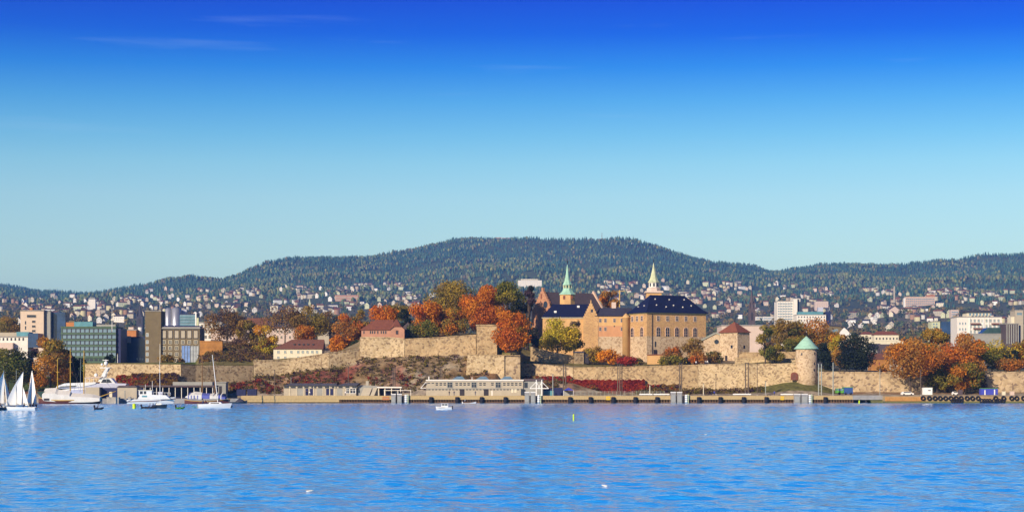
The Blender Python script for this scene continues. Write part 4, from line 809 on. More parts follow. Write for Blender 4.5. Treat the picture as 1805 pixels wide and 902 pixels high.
F.part(MB().tube((0, 0, 0), (0, 0, 3), .08).tube((0, 0, 3), (-.4, 0, 3.6), .07), 'pole', [POLEG]); part(MB().lathe([(.05, -.3), (.3, -.1), (.3, .1), (.05, .3)], 10), 'globe', F.o, [WHITE], None, True, (-.4, 0, 3.75))
# spar buoys and ball buoy
def spar(px, top, base, Y, lb, mt, w):
    F = Fr('buoy', lb, 'buoy', px, base, Y); h = F.z(top); r = F.m(w) / 2; F.part(MB().lathe([(r * .9, -.6), (r, 0), (r * .9, h * .92), (r * .5, h)], 12), 'float', [mt], None, True)
    F.part(MB().lathe([(r * 1.02, h * .55), (r * 1.02, h * .7)], 12), 'band', [mt]); F.part(MB().tube((0, 0, h * .98), (0, 0, h * 1.08), r * .3), 'knob', [DARKM])
spar(1011, 729, 740.5, 5 * FPX / (740.5 - HZ), 'thin lime spar buoy floating in open water before the castle', LIME, 2.6); spar(1514.5, 705, 711, 680, 'tiny lime spar buoy beside the bridge span', LIME, 2.4)
spar(236.5, 711, 719.5, 5 * FPX / (719.5 - HZ), 'fat yellow buoy below the white passenger boat', LIME, 6)
# land sheds on the left ---------------------------------------------------------------
b = MB().box(qx(145), qx(240), 688, 737, -1, 1.7); b.box(qx(222), qx(424.9), 697, 737, -1, 1.6, 1); structure('left_pier', b.mesh('left_pier', [CONC_D, CONC_D]))
F = Fr('boat_shed', 'long dark open boat shed with violet roof and pale posts behind the striped boat', 'shed', 241, 700, 712)
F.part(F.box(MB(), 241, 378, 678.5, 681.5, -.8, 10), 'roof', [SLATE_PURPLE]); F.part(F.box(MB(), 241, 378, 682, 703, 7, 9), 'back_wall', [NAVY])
for px in range(243, 378, 11): F.part(F.box(MB(), px - .5, px + .5, 681.5, 703, -.2, .2), 'post', [WHITE2])
F.part(F.box(MB(), 302, 372, 672.5, 678.4, 3, 9), 'upper_storey', [GREYP])
F = Fr('warehouse', 'beige warehouse with dark open bays beneath the white motor yacht', 'warehouse', 150, 703, 700)
for a, c in ((150, 175), (207, 241)): F.part(F.box(MB(), a, c, 682, 706, 0, 6), 'wall', [BEIGE])
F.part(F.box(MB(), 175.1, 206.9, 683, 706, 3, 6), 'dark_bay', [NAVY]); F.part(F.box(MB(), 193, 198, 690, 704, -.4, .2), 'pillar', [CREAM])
F.part(MB().prism([(F.x(205), F.z(682)), (F.x(243), F.z(682)), (F.x(238), F.z(679)), (F.x(210), F.z(679))], -.4, 6.4), 'roof', [SLATE_PURPLE]); F.part(F.box(MB(), 219, 221, 688, 704, -.1, -.01), 'door', [GREYP])
F = Fr('concrete_block', 'big pale concrete block at the water under the bowsprit of the covered ship', 'block', 188, 711, 684)
F.part(F.box(MB(), 188, 209, 700.5, 714, 0, 3), 'block', [CONC]); F.part(F.box(MB(), 187.6, 209.4, 699.4, 700.4, -.1, 3.1), 'cap', [CONC])
F = Fr('kiosk', 'grey flat-roofed boathouse above the right end of the open boat shed', 'boathouse', 378, 696, 730); F.part(F.box(MB(), 379, 398, 674, 700, 0, 6), 'wall', [GREYP]); F.part(F.box(MB(), 377.5, 399.5, 672.4, 673.9, -.4, 6.4), 'roof', [CONC_D]); F.part(F.box(MB(), 386, 391, 680, 694, -.06, .03), 'door', [DARKM])

F = Fr('wire_fence', 'low grey wire fence along the quay before the crimson creeper', 'fence', 1003, 697, 722)
for px in range(1003, 1172, 7): F.part(MB().tube((F.x(px), 0, -.1), (F.x(px), 0, 1.7), .07, n=5), 'post', [POLEG])
b = MB()
for z in (.3, .75, 1.2, 1.62): b.box(0, F.x(1171), -.03, .03, z - .03, z + .03)
F.part(b, 'rails', [POLEG])
# ================================================================== people
def personmesh(name, seated):
    """one continuous skinned body, about 1.75 m tall standing; coloured by height into clothes and skin"""
    me = bpy.data.meshes.new(name)
    if seated: J = [((0, 0, .0), .15), ((0, .02, .25), .15), ((0, .03, .50), .17), ((0, .01, .62), .06), ((0, -.02, .74), .105), ((0, -.02, .86), .085),
                    ((.2, .02, .48), .065), ((.27, -.08, .24), .05), ((.18, -.3, .16), .038), ((-.2, .02, .48), .065), ((-.27, -.08, .24), .05), ((-.18, -.3, .16), .038),
                    ((.1, -.42, .06), .075), ((.11, -.46, -.36), .05), ((.11, -.6, -.4), .04), ((-.1, -.42, .06), .075), ((-.11, -.46, -.36), .05), ((-.11, -.6, -.4), .04)]
    else: J = [((0, 0, .92), .15), ((0, 0, 1.15), .14), ((0, .01, 1.40), .17), ((0, 0, 1.52), .06), ((0, -.02, 1.63), .10), ((0, -.02, 1.74), .08),
               ((.2, 0, 1.38), .06), ((.26, .03, 1.10), .045), ((.27, -.06, .86), .035), ((-.2, 0, 1.38), .06), ((-.26, -.03, 1.10), .045), ((-.27, -.1, .86), .035),
               ((.1, .03, .50), .07), ((.1, .08, .07), .045), ((.1, -.06, .04), .04), ((-.1, -.05, .50), .07), ((-.1, -.1, .07), .045), ((-.1, -.24, .04), .04)]
    E = [(0, 1), (1, 2), (2, 3), (3, 4), (4, 5), (2, 6), (6, 7), (7, 8), (2, 9), (9, 10), (10, 11), (0, 12), (12, 13), (13, 14), (0, 15), (15, 16), (16, 17)]
    me.from_pydata([j[0] for j in J], E, []); o = bpy.data.objects.new(name, me); COL.objects.link(o)
    md = o.modifiers.new('skin', 'SKIN'); md.use_smooth_shade = True
    for i, j in enumerate(J): o.data.skin_vertices[0].data[i].radius = (j[1], j[1] * .85)
    o.data.skin_vertices[0].data[0].use_root = True
    s = o.modifiers.new('sub', 'SUBSURF'); s.levels = s.render_levels = 1
    dg = bpy.context.evaluated_depsgraph_get(); dg.update(); r = bpy.data.meshes.new_from_object(o.evaluated_get(dg)); bpy.data.objects.remove(o)
    r.name = name; return r
PM = {}
def person(px, Y, z, label, jacket, seated=False, rot=0, group=None, trousers=NAVY):
    k = (seated, jacket.name, trousers.name)
    if k not in PM:
        b_ = PM.setdefault(seated, None) or personmesh('person', seated); PM[seated] = b_; m_ = b_.copy(); m_.materials.clear()
        for q in (jacket, trousers, SKIN): m_.materials.append(q)
        for p in m_.polygons:
            h = p.center.z; c = p.center
            head = h > (.64 if seated else 1.52)
            leg = (h < .1 or (c.y < -.2 and abs(c.x) < .16 and h < .15)) if seated else h < .95 and abs(c.x) < .2
            p.material_index = 2 if head else 1 if leg else 0
        PM[k] = m_
    o = link('person', PM[k], None, at(px, z, Y), rot); tag(o, label, 'person', group)
    hb = PM.get('hair') or MB().lathe([(.115, -.04), (.118, .04), (.09, .11), (.03, .135)], 8).mesh('hair', [BARK], True); PM['hair'] = hb
    link('hair', hb, o, (0, .012, .765 if seated else 1.665)); return o
JD, JB, JR, JW, JG = NAVY, BLACK, REDP, WHITE, GREYP
# ================================================================== boats
def hull(L, B, z0, zb, zs, draft=.4, bow=1, full=.35, n=12, tr=.75, flare=1.0):
    """loft: L long in x from -L/2 (stern) to L/2 (bow), deck height z0 midships, zb at bow, zs at stern"""
    rows = []; dk = []
    for i in range(n + 1):
        t = i / n; x = -L / 2 + L * t
        w = B / 2 * (tr + (1 - tr) * math.sin(min(t / .45, 1) * 1.5708)) * (1 - max(0, (t - full) / (1 - full)) ** 2.2)
        w = max(w, .015); zt = z0 + (zb - z0) * max(0, (t - .4) / .6) ** 2 + (zs - z0) * max(0, (.4 - t) / .4) ** 2
        xo = (t - .5) * .0; rk = L * .06 * max(0, (t - .75) / .25) ** 1.5
        rows.append([(x + rk, -w, zt), (x + rk * .5, -w * .93 / flare, zt * .45), (x, -w * .75 / flare, 0.0), (x - .0, -w * .25, -draft), (x, w * .25, -draft), (x, w * .75 / flare, 0), (x + rk * .5, w * .93 / flare, zt * .45), (x + rk, w, zt)])
    mb = MB().grid(rows); mb.add(rows[0], [tuple(range(8))]); mb.add(rows[-1], [tuple(range(7, -1, -1))])
    dk = [[r[0], r[-1]] for r in rows]
    return mb, dk, rows
def deckof(dk, dz=-.02):
    return MB().grid([[(a[0], a[1] * .97, a[2] + dz), (b[0], b[1] * .97, b[2] + dz)] for a, b in dk])
def strake(rows, z, h, k=0):
    """rubbing strake running along both sides at the deck edge"""
    mb = MB()
    for side in (0, 7):
        s = -1 if side == 0 else 1
        mb.grid([[(r[side][0], r[side][1] + s * .04, r[side][2] + z), (r[side][0], r[side][1] + s * .06, r[side][2] + z - h)] for r in rows])
    return mb
def sail(tack, clew, head, camber, n=8, roach=.0):
    """triangular sail with a belly, tack to clew is the foot"""
    T, C, Hd = map(Vector, (tack, clew, head)); nrm = (C - T).cross(Hd - T).normalized(); rows = []
    for j in range(n + 1):
        v = j / n; a = T.lerp(Hd, v); b = C.lerp(Hd, v) + (C - T).normalized() * roach * math.sin(v * 3.1416)
        rows.append([a.lerp(b, i / 6) + nrm * camber * math.sin(3.1416 * i / 6) * (1 - v * .8) for i in range(7)])
    mb = MB().grid(rows); rows2 = [[p + nrm * .02 for p in r][::-1] for r in rows]; mb.grid(rows2); return mb
def yw(py): return CAMH * FPX / (py - HZ)
# three keelboats racing at the left edge
def keelboat(px, py, rot, label, sails, hm, crew, L=8.2):
    Y = yw(py); F = Fr('sailing_boat', label, 'sailing boat', px, py, Y, rot, 'small keelboats sailing at the left edge'); F.c = 1
    mb, dk, rows = hull(L, 2.1, .75, .95, .7, .5, 1, .3); F.part(mb, 'hull', [hm], None, True); F.part(deckof(dk), 'deck', [GEL])
    F.part(MB().tube((L * .08, 0, .7), (L * .07, 0, 9.4), .07, .045, 8), 'mast', [POLEG]); F.part(MB().tube((L * .07, 0, 1.5), (-L * .33, -.25, 1.55), .05), 'boom', [POLEG])
    F.part(sails[0], 'mainsail', [SAIL], None, True); F.part(sails[1], 'headsail', [SAIL], None, True)
    for i, (cx, cyy, lb, jk) in enumerate(crew):
        v = Vector((cx * math.cos(rot) - cyy * math.sin(rot), cx * math.sin(rot) + cyy * math.cos(rot), 0)) + F.o.location
        o = person(px, Y, .9, lb, jk, True, rot + 1.2, 'crews of the small keelboats'); o.location = (v.x, v.y, .82)
keelboat(4, 722.5, R(62), 'sailing boat cut off by the left edge of the photo, sails filled towards it', (sail((.5, 0, 1.6), (-2.7, .9, 1.6), (.6, 0, 9.2), .5, 8, .5), sail((3.6, 0, 1), (.2, -1.4, 1.2), (.65, 0, 7.9), .7)), HULLD, [(-1.2, -.6, 'crew member in black at the left-edge sailing boat, left figure', JB), (-2.2, .4, 'crew member in navy at the left-edge sailing boat, right figure', JD)])
keelboat(33, 722.5, R(176), 'sailing boat with a broad white mainsail seen fully from the side', (sail((-.6, 0, 1.3), (3.1, .5, 1.15), (-1.1, 0, 9.1), .55, 8, .35), sail((-2.4, 0, 1.0), (-.6, -.5, 1.2), (-1.05, 0, 5.5), .3)), GEL, [(-1.5, .5, 'crew member in navy sitting in the broad-sailed boat, nearer its mast', JD), (-2.4, -.3, 'crew member in grey sitting at the stern of the broad-sailed boat', JG)])
keelboat(57, 722, R(108), 'sailing boat seen end-on with two narrow white sails, right of the broad-sailed boat', (sail((.55, 0, 1.4), (-2.6, -.85, 1.4), (.55, 0, 9.3), .4, 8, .3), sail((3.4, 0, 1), (.2, 1.2, 1.1), (.62, 0, 9.0), .6)), HULLD, [(-1.2, .6, 'crew member in black in the end-on sailing boat, left figure', JB), (-2.3, 0, 'crew member in navy in the end-on sailing boat, middle figure', JD), (-1.9, -.7, 'crew member in dark red in the end-on sailing boat, right figure', HULLR)])
# white sloop under bare mast
F = Fr('sloop', 'white sloop with bare leaning mast motoring before the striped boat', 'sloop', 378, 719, 520)
mb, dk, rows = hull(8.2, 2.6, 1.15, 1.35, 1.05, .4, 1, .35); F.part(mb, 'hull', [GEL], None, True); F.part(deckof(dk), 'deck', [CREAM])
F.part(MB().box(-1.5, 2.2, -.8, .8, 1.05, 1.6, 0, (-1.2, 1.7, -.65, .65)), 'cabin', [GEL]); F.part(MB().box(-.9, 1.3, -.79, -.74, 1.25, 1.45), 'cabin_window', [GLASS])
F.part(MB().tube((.9, 0, 1.3), (-.55, 0, F.z(625)), .11, .07, 8), 'mast', [WHITE]); F.part(MB().tube((.8, 0, 2.4), (-3.0, 0, 2.3), .16, .1), 'furled_boom', [GREYP])
F.part(MB().tube((3.9, 0, 1.3), (-.5, 0, F.z(628)), .015, n=4).tube((-4, 0, 1.1), (-.5, 0, F.z(626)), .015, n=4), 'rigging', [POLEG])
F.part(MB().box(-4.4, -3.9, -.3, .3, -.2, 1.2, 0, (-4.5, -3.95, -.25, .25)), 'outboard', [GREYP])
for i, (dx, jk, lb) in enumerate(((-3.0, JD, 'sailor in navy at the stern of the white sloop'), (-2.3, HULLR, 'sailor in dark red in the middle of the white sloop\'s cockpit'), (-1.7, JG, 'sailor in grey leaning on the white sloop\'s cabin'))): person(378 + dx / F.s, 520, 1.25, lb, jk, True, R(40 * i), 'sailors on the white sloop')
def dinghy(px, py, L, label, hm, crew, rib=True, motor=True):
    Y = yw(py); F = Fr('dinghy', label, 'dinghy', px, py, Y)
    b = MB(); r = .2
    pts = [(-L / 2, -.7), (-L * .1, -.75), (L * .25, -.6), (L / 2, 0), (L * .25, .6), (-L * .1, .75), (-L / 2, .7)]
    for a, c in zip(pts, pts[1:]): b.tube((a[0], a[1], .25 + (.2 if a[0] > L * .4 else 0)), (c[0], c[1], .25 + (.2 if c[0] > L * .4 else 0)), r, r, 8)
    F.part(b, 'tubes', [hm], None, True); F.part(MB().add([(x, y, .22) for x, y in pts], [tuple(range(7))]).box(-L / 2, -L / 2 + .1, -.6, .6, -.05, .55), 'floor', [DARKM])
    if motor: F.part(MB().box(-L / 2 - .4, -L / 2 - .05, -.2, .2, .5, 1.1).box(-L / 2 - .3, -L / 2 - .15, -.1, .1, -.3, .5), 'outboard', [BLACK])
    for dx, jk, lb in crew: person(px + dx / F.s, Y, .5, lb, jk, True, R(-80))
dinghy(175, 721.5, 1.9, 'small black inflatable boat below the bowsprit of the covered ship', BLACK, [(-.3, JB, 'person in black crouching in the black inflatable boat')])
dinghy(318, 720.5, 1.9, 'small green dinghy between the dark sloop and the white sloop', mat('bright_green', (.06, .22, .02), .5), [(.1, JG, 'person in pale grey sitting in the green dinghy')])
dinghy(263, 719.5, 3.6, 'long black inflatable boat touching the dark-hulled sailboat', BLACK, [(.2, JD, 'person in navy in the middle of the long black inflatable'), (1.0, JB, 'person in black at the bow of the long black inflatable')])
dinghy(404, 718.5, 1.5, 'dark small motor dinghy at the right end of the white sloop', HULLD, [(.2, JD, 'person in navy steering the small motor dinghy right of the white sloop')])
dinghy(347, 718.5, 2.2, 'tiny pale tender at the left end of the white sloop', TEAL, [], True, False)
F = Fr('sailboat', 'small dark-hulled sailboat with tall bare mast before the white passenger boat', 'sailboat', 281, 719, 515)
mb, dk, rows = hull(3.6, 1.6, .9, 1.05, .85, .4); F.part(mb, 'hull', [HULLD], None, True); F.part(deckof(dk), 'deck', [CREAM]); F.part(MB().tube((.2, 0, .8), (.05, 0, F.z(638)), .08, .05, 8), 'mast', [WHITE]); F.part(MB().box(-.8, .6, -.45, .45, .85, 1.25), 'cabin', [WHITE])
person(276.5, 515, 1.15, 'sailor in pale grey at the stern of the dark-hulled sailboat', JG, True, R(-80))
# small motor boat and skiff
F = Fr('motor_boat', 'small white cabin motor boat crossing before the two-storey building', 'motor boat', 783, 721.5, yw(721.5))
mb, dk, rows = hull(3.7, 1.5, .62, .8, .6, .2, 1, .3); 
b0 = MB(); b0.v = [(-x, y, z) for x, y, z in mb.v]; b0.f = [f[::-1] for f in mb.f]; b0.m = mb.m
F.part(b0, 'hull', [GEL], None, True); F.part(MB().grid([[(-x, y, z - .02) for x, y, z in r] for r in dk]), 'deck', [CREAM])
F.part(MB().box(-.75, .95, -.55, .55, .55, 1.02).box(-.6, -.5, -.55, .55, 1.02, 1.4).box(.1, .2, -.55, .55, 1.02, 1.4).box(.8, .9, -.55, .55, 1.02, 1.4), 'cabin', [GEL]); F.part(MB().box(-.8, 1.0, -.6, .6, 1.4, 1.5), 'cabin_roof', [WHITE]); F.part(MB().box(-.5, .1, -.5, .5, 1.03, 1.39).box(.2, .8, -.5, .5, 1.03, 1.39), 'cabin_window', [GLASS])
F.part(strake(rows, -.08, .08), 'strake', [WOODB]); F.part(MB().box(1.86, 2.1, -.2, .2, .2, .95), 'outboard', [BLACK])
F = Fr('skiff', 'open white skiff with raised bow lying under the quay fenders', 'skiff', 827, 712, 690)
mb, dk, rows = hull(4.4, 1.5, .45, .95, .4, .2, 1, .25); F.part(mb, 'hull', [GEL], None, True); F.part(deckof(dk, -.1), 'deck', [CREAM]); F.part(MB().box(-2.5, -2.2, -.2, .2, 0, .9), 'outboard', [WHITE2]); F.part(MB().box(-.5, -.2, -.6, .6, .38, .55), 'thwart', [WOODB])
person(820, 690, .75, 'person in white sitting at the stern of the open skiff', JW, True, R(-90))
# covered sailing ship
F = Fr('sailing_ship', 'old sailing ship under a white winter cover with three yellow masts and bowsprit', 'sailing ship', 122, 712, 672)
L = 105 * F.s; mb, dk, rows = hull(L, 5.4, 1.4, 2.0, 2.4, .8, 1, .35, 16, .55); F.part(mb, 'hull', [HULLR], None, True); F.part(deckof(dk), 'deck', [WOODB]); F.part(strake(rows, .05, .28), 'strake', [WOODY])
F.part(MB().prism([(F.x(66), F.z(690)), (F.x(82), F.z(707)), (F.x(80), F.z(689))], -1.9, 1.9), 'stern', [GREEND])
def tent(prof, hw, zl):
    b = MB(); b.grid([[(F.x(p), -hw, F.z(e_) ), (F.x(p), -hw * .98, F.z(e_) + .6 * F.m(e_ - r_)), (F.x(p), 0, F.z(r_)), (F.x(p), hw * .98, F.z(e_) + .6 * F.m(e_ - r_)), (F.x(p), hw, F.z(e_))] for p, r_, e_ in prof])
    for k in (0, -1): b.add(b.v[:5] if k == 0 else b.v[5 * len(prof) - 5:5 * len(prof)], [tuple(range(5))])
    return b
F.part(tent([(77, 691, 702), (80, 684, 706), (100, 683, 707.5), (104, 686, 708), (125, 688, 708.5), (126, 692, 708.5), (150, 693, 708.5), (165, 694.5, 708), (178, 698, 706.5)], 2.4, 0), 'winter_cover', [CANVAS])
F.part(MB().tube((F.x(150), 0, F.z(708)), (F.x(204), 0, F.z(689)), .22, .1, 8), 'bowsprit', [WOODY])
for px, tp in ((101.5, 632), (124, 614), (148, 617)): F.part(MB().tube((F.x(px), 0, F.z(705)), (F.x(px), 0, F.z(tp)), .22, .13, 8).box(F.x(px) - .5, F.x(px) + .5, -.12, .12, F.z(tp + 24), F.z(tp + 23)), 'mast', [WOODY])
F.part(MB().tube((F.x(143), -1, F.z(690)), (F.x(143), -1, F.z(632)), .08, .05), 'pale_pole', [POLEG])
rg = MB()
for a, t, c in ((101, 636, 80), (124, 620, 104), (124, 620, 140), (148, 622, 130), (148, 622, 201), (101, 650, 124), (124, 650, 148)): rg.tube((F.x(a), 0, F.z(t)), (F.x(c), 0, F.z(690)), .035, n=4)
F.part(rg, 'rigging', [DARKM]); F.part(MB().box(F.x(80), F.x(90), -2.45, -2.2, F.z(705.5), F.z(701.5)), 'open_flap', [DARKM])
# motor yacht
F = Fr('motor_yacht', 'large white motor yacht with radar arch and domes behind the beige warehouse', 'motor yacht', 168, 711, 714)
L = 122 * F.s; mb, dk, rows = hull(L, 6.5, F.z(684), F.z(679), F.z(687), .8, 1, .45, 14, .9)
F.part(mb, 'hull', [GELB], None, True); F.part(deckof(dk), 'deck', [WHITE]); F.part(strake(rows, .0, .35), 'bulwark_cap', [WHITE])
F.part(MB().prism([(F.x(104), F.z(684)), (F.x(221), F.z(684)), (F.x(226), F.z(675.5)), (F.x(205), F.z(675)), (F.x(150), F.z(676)), (F.x(138), F.z(680)), (F.x(104), F.z(682))], -3.0, 3.0), 'main_deck_house', [GELB])
F.part(MB().prism([(F.x(102), F.z(683)), (F.x(150), F.z(681)), (F.x(172), F.z(676)), (F.x(172), F.z(673)), (F.x(118), F.z(675)), (F.x(104), F.z(680))], -3.3, 3.3), 'aft_awning', [GEL])
F.part(MB().prism([(F.x(178), F.z(675.3)), (F.x(206), F.z(675.3)), (F.x(198), F.z(666)), (F.x(183), F.z(666))], -2.4, 2.4), 'wheelhouse', [GEL]); F.part(MB().prism([(F.x(180.5), F.z(674)), (F.x(200), F.z(674)), (F.x(195), F.z(668)), (F.x(184), F.z(668))], -2.46, -2.41), 'wheelhouse_window', [GLASS])
F.part(MB().prism([(F.x(152), F.z(666.5)), (F.x(182), F.z(665)), (F.x(182), F.z(663.5)), (F.x(152), F.z(665))], -2.8, 2.8), 'flybridge_roof', [PALEPINK])
for px in (153, 160, 168): F.part(MB().tube((F.x(px), -2.5, F.z(676)), (F.x(px), -2.5, F.z(665)), .1), 'roof_post', [WHITE])
F.part(MB().prism([(F.x(174), F.z(672)), (F.x(181), F.z(672)), (F.x(193), F.z(648)), (F.x(188), F.z(648))], -1.5, -1.1).prism([(F.x(174), F.z(672)), (F.x(181), F.z(672)), (F.x(193), F.z(648)), (F.x(188), F.z(648))], 1.1, 1.5), 'radar_arch', [GEL])
F.part(F.box(MB(), 178, 195, 647, 648.5, -1.6, 1.6).tube((F.x(187), 0, F.z(647)), (F.x(187), 0, F.z(633)), .14).box(F.x(181), F.x(191), -.1, .1, F.z(635), F.z(634)), 'radar_mast', [WHITE])
for px, py, r in ((170.5, 661, 3.2), (186, 661, 3.6), (188, 640, 3.4), (181, 642, 2)):
    part(MB().lathe([(F.m(r) * math.sin(a), -F.m(r) * 1.15 * math.cos(a)) for a in np.linspace(.05, 3.09, 8)], 12), 'radar_dome', F.o, [WHITE], None, True, (F.x(px), -1.2, F.z(py)))
F.part(MB().tube((F.x(191), -2.9, F.z(705)), (F.x(191), -2.9, F.z(654)), .09), 'whip_pole', [POLEG]); F.part(MB().prism([(F.x(106), F.z(682.4)), (F.x(136), F.z(681.2)), (F.x(140), F.z(679)), (F.x(112), F.z(680.4))], -3.36, -3.31), 'deck_window', [GLASS])
# white passenger boat
F = Fr('passenger_boat', 'white passenger boat with wheelhouse and open foredeck at the pier', 'passenger boat', 265, 712, 680)
L = 80 * F.s; mb, dk, rows = hull(L, 4.4, 1.7, 2.6, 1.5, .6, 1, .4, 14, .8); F.part(mb, 'hull', [GEL], None, True); F.part(deckof(dk), 'deck', [CREAM]); F.part(strake(rows, -.55, .22), 'rubbing_strake', [HULLR])
F.part(MB().prism([(F.x(244), F.z(703)), (F.x(302), F.z(703)), (F.x(294), F.z(696)), (F.x(268), F.z(695)), (F.x(248), F.z(696))], -1.8, 1.8), 'saloon', [GEL]); F.part(F.box(MB(), 252, 261, 696.5, 699.5, -1.84, -1.805), 'saloon_window', [LIME and TEAL])
F.part(F.box(MB(), 246, 269, 688, 696, -1.5, 1.5), 'wheelhouse', [GEL]); F.part(F.box(MB(), 245, 270, 687, 688, -1.7, 1.7), 'wheelhouse_roof', [CREAM]); F.part(F.box(MB(), 248, 253, 689, 694, -1.55, -1.505), 'wheelhouse_window', [GLASS]); F.part(F.box(MB(), 255, 259, 689, 694, -1.55, -1.505), 'wheelhouse_window', [GLASS])
for px, t in ((256.5, 677), (268.5, 671)): F.part(MB().tube((F.x(px), 0, F.z(696)), (F.x(px), 0, F.z(t)), .1, .06), 'mast', [WHITE])
rl = MB()
for px in range(272, 304, 5): rl.tube((F.x(px), -1.6, F.z(697)), (F.x(px), -1.6, F.z(691)), .04)
rl.tube((F.x(272), -1.6, F.z(691)), (F.x(302), -1.6, F.z(692)), .05); F.part(rl, 'railing', [WHITE]); F.part(F.box(MB(), 279, 287, 690, 696, -.6, .6), 'locker', [GELB])
F.part(MB().box(F.x(226), F.x(231), -.6, .6, 1.5, 2.6).box(F.x(236), F.x(240), -.5, .5, 1.5, 2.3), 'deck_gear', [GREYP])
# covered wooden boat with striped tarpaulins
F = Fr('covered_boat', 'brown wooden boat under blue and white striped tarpaulins with two brown masts', 'boat', 364, 712, 676)
L = 76 * F.s; mb, dk, rows = hull(L, 4.2, 1.1, 1.9, 1.7, .6, 1, .4, 14, .5); F.part(mb, 'hull', [HULLR], None, True); F.part(deckof(dk), 'deck', [WOODB]); F.part(strake(rows, .0, .16), 'strake', [WOODY])
for i, (a, c, ra, rc, e_) in enumerate(((328, 345, 695, 689.5, 702), (345, 357, 689.5, 691, 703), (357, 371, 692, 693, 703), (371, 386, 693, 694, 704), (386, 398, 694, 698, 703))):
    F.part(tent([(a + .1, ra + (3 if i == 0 else 0), e_ - 2), ((a + c) / 2, (ra + rc) / 2, e_), (c - .1, rc, e_)], 2.0 - .04 * (i % 2), 0), 'tarpaulin', [CANVAS if i in (0, 1, 3) else STRIPE])
for p in (333, 338, 343, 349, 375, 381, 390): F.part(MB().grid([[(F.x(p + q), -2.04, F.z(703)), (F.x(p + q), -2.02, F.z(696.5)), (F.x(p + q + 2), -.02, F.z(691.3))] for q in (0, 1.6)]), 'stripe', [STRIPE if p < 352 else CANVAS])
for px, t, r in ((356.5, 628, .24), (379, 638, .2)): F.part(MB().tube((F.x(px), 0, F.z(704)), (F.x(px), 0, F.z(t)), r, r * .6, 8), 'mast', [WOODB])
F = Fr('tender', 'dark open tender boat with a peaked cover at the left end of the quay', 'boat', 418, 712, 688)
mb, dk, rows = hull(6.4, 2.2, .8, 1.4, .8, .3); F.part(mb, 'hull', [HULLD], None, True); F.part(deckof(dk), 'deck', [GREYP]); F.part(MB().add([(-.6, -1, .85), (2.6, -.7, 1.0), (2.6, .7, 1.0), (-.6, 1, .85), (.9, 0, 2.2)], [(0, 1, 4), (1, 2, 4), (2, 3, 4), (3, 0, 4)]), 'peaked_cover', [SLATE_GREY])
# people on shore
for px, Y, z, jk, lb in ((541, 707, QZ, JB, 'person in black standing before the shed doors, left of two'), (545.5, 706, QZ, JW, 'person with white top standing before the shed doors, right of two'), (609, 708, QZ, JW, 'person in white standing by the porch of the grey shed'), (792, 707, QZ, JB, 'person in black standing before the two-storey building'), (800.5, 707, QZ, JD, 'person in navy right of a person in black before the two-storey building'), (838, 707, QZ, JD, 'person in navy near the middle door of the two-storey building'), (1254, 708, QZ, JB, 'person in black walking on the quay before the pale curtain wall'), (1259, 708, QZ, BLUEP, 'person in blue walking on the quay beside a person in black'), (1365, 709, QZ, BLUEP, 'person in blue walking on the quay below the mown bank')):
    person(px, Y, z, lb, jk)
for px, py, Y, jk, lb in ((1227, 643, 753.5, JW, 'person in white standing on the rampart under the castle hall'), (1247, 642, 753.5, JW, 'person in pale top by the bushes on the rampart, right of the person in white'), (1243.5, 642, 753.5, JG, 'person in grey by the bushes on the rampart')):
    person(px, Y, CAMH + (HZ - py) * Y / FPX - .1, lb, jk)
# gulls
def gull(px, py, label, rot, d=.5, w=.45):
    Y = yw(py); o = thing('gull', label, 'bird', at(px, 0, Y), rot); o.scale = (.6, .6, .6)
    part(MB().lathe([(.01, -.24), (.06, -.17), (.085, -.03), (.075, .08), (.045, .16), (.05, .2), (.035, .25), (.006, .30)], 10), 'body', o, [WHITE2], None, True, (0, 0, .09)).rotation_euler = (0, R(82), 0)
    for s in (-1, 1): part(MB().add([(.12, s * .05, .15), (-.05, s * .05, .17), (-.3, s * .02, .15), (-.05, s * .085, .09), (.1, s * .08, .09)], [(0, 1, 2, 3, 4) if s > 0 else (4, 3, 2, 1, 0)]), 'wing', o, [GREYP])
    part(MB().tube((.27, 0, .15), (.35, 0, .13), .016, .004, 5), 'beak', o, [YELLOW])
gull(545, 866.5, 'white gull floating on the near water at the left', R(5)); gull(1066, 857, 'pale gull floating on the near water right of the centre', R(150)); gull(1244, 766, 'small far gull floating alone right of the lime buoy', R(20))
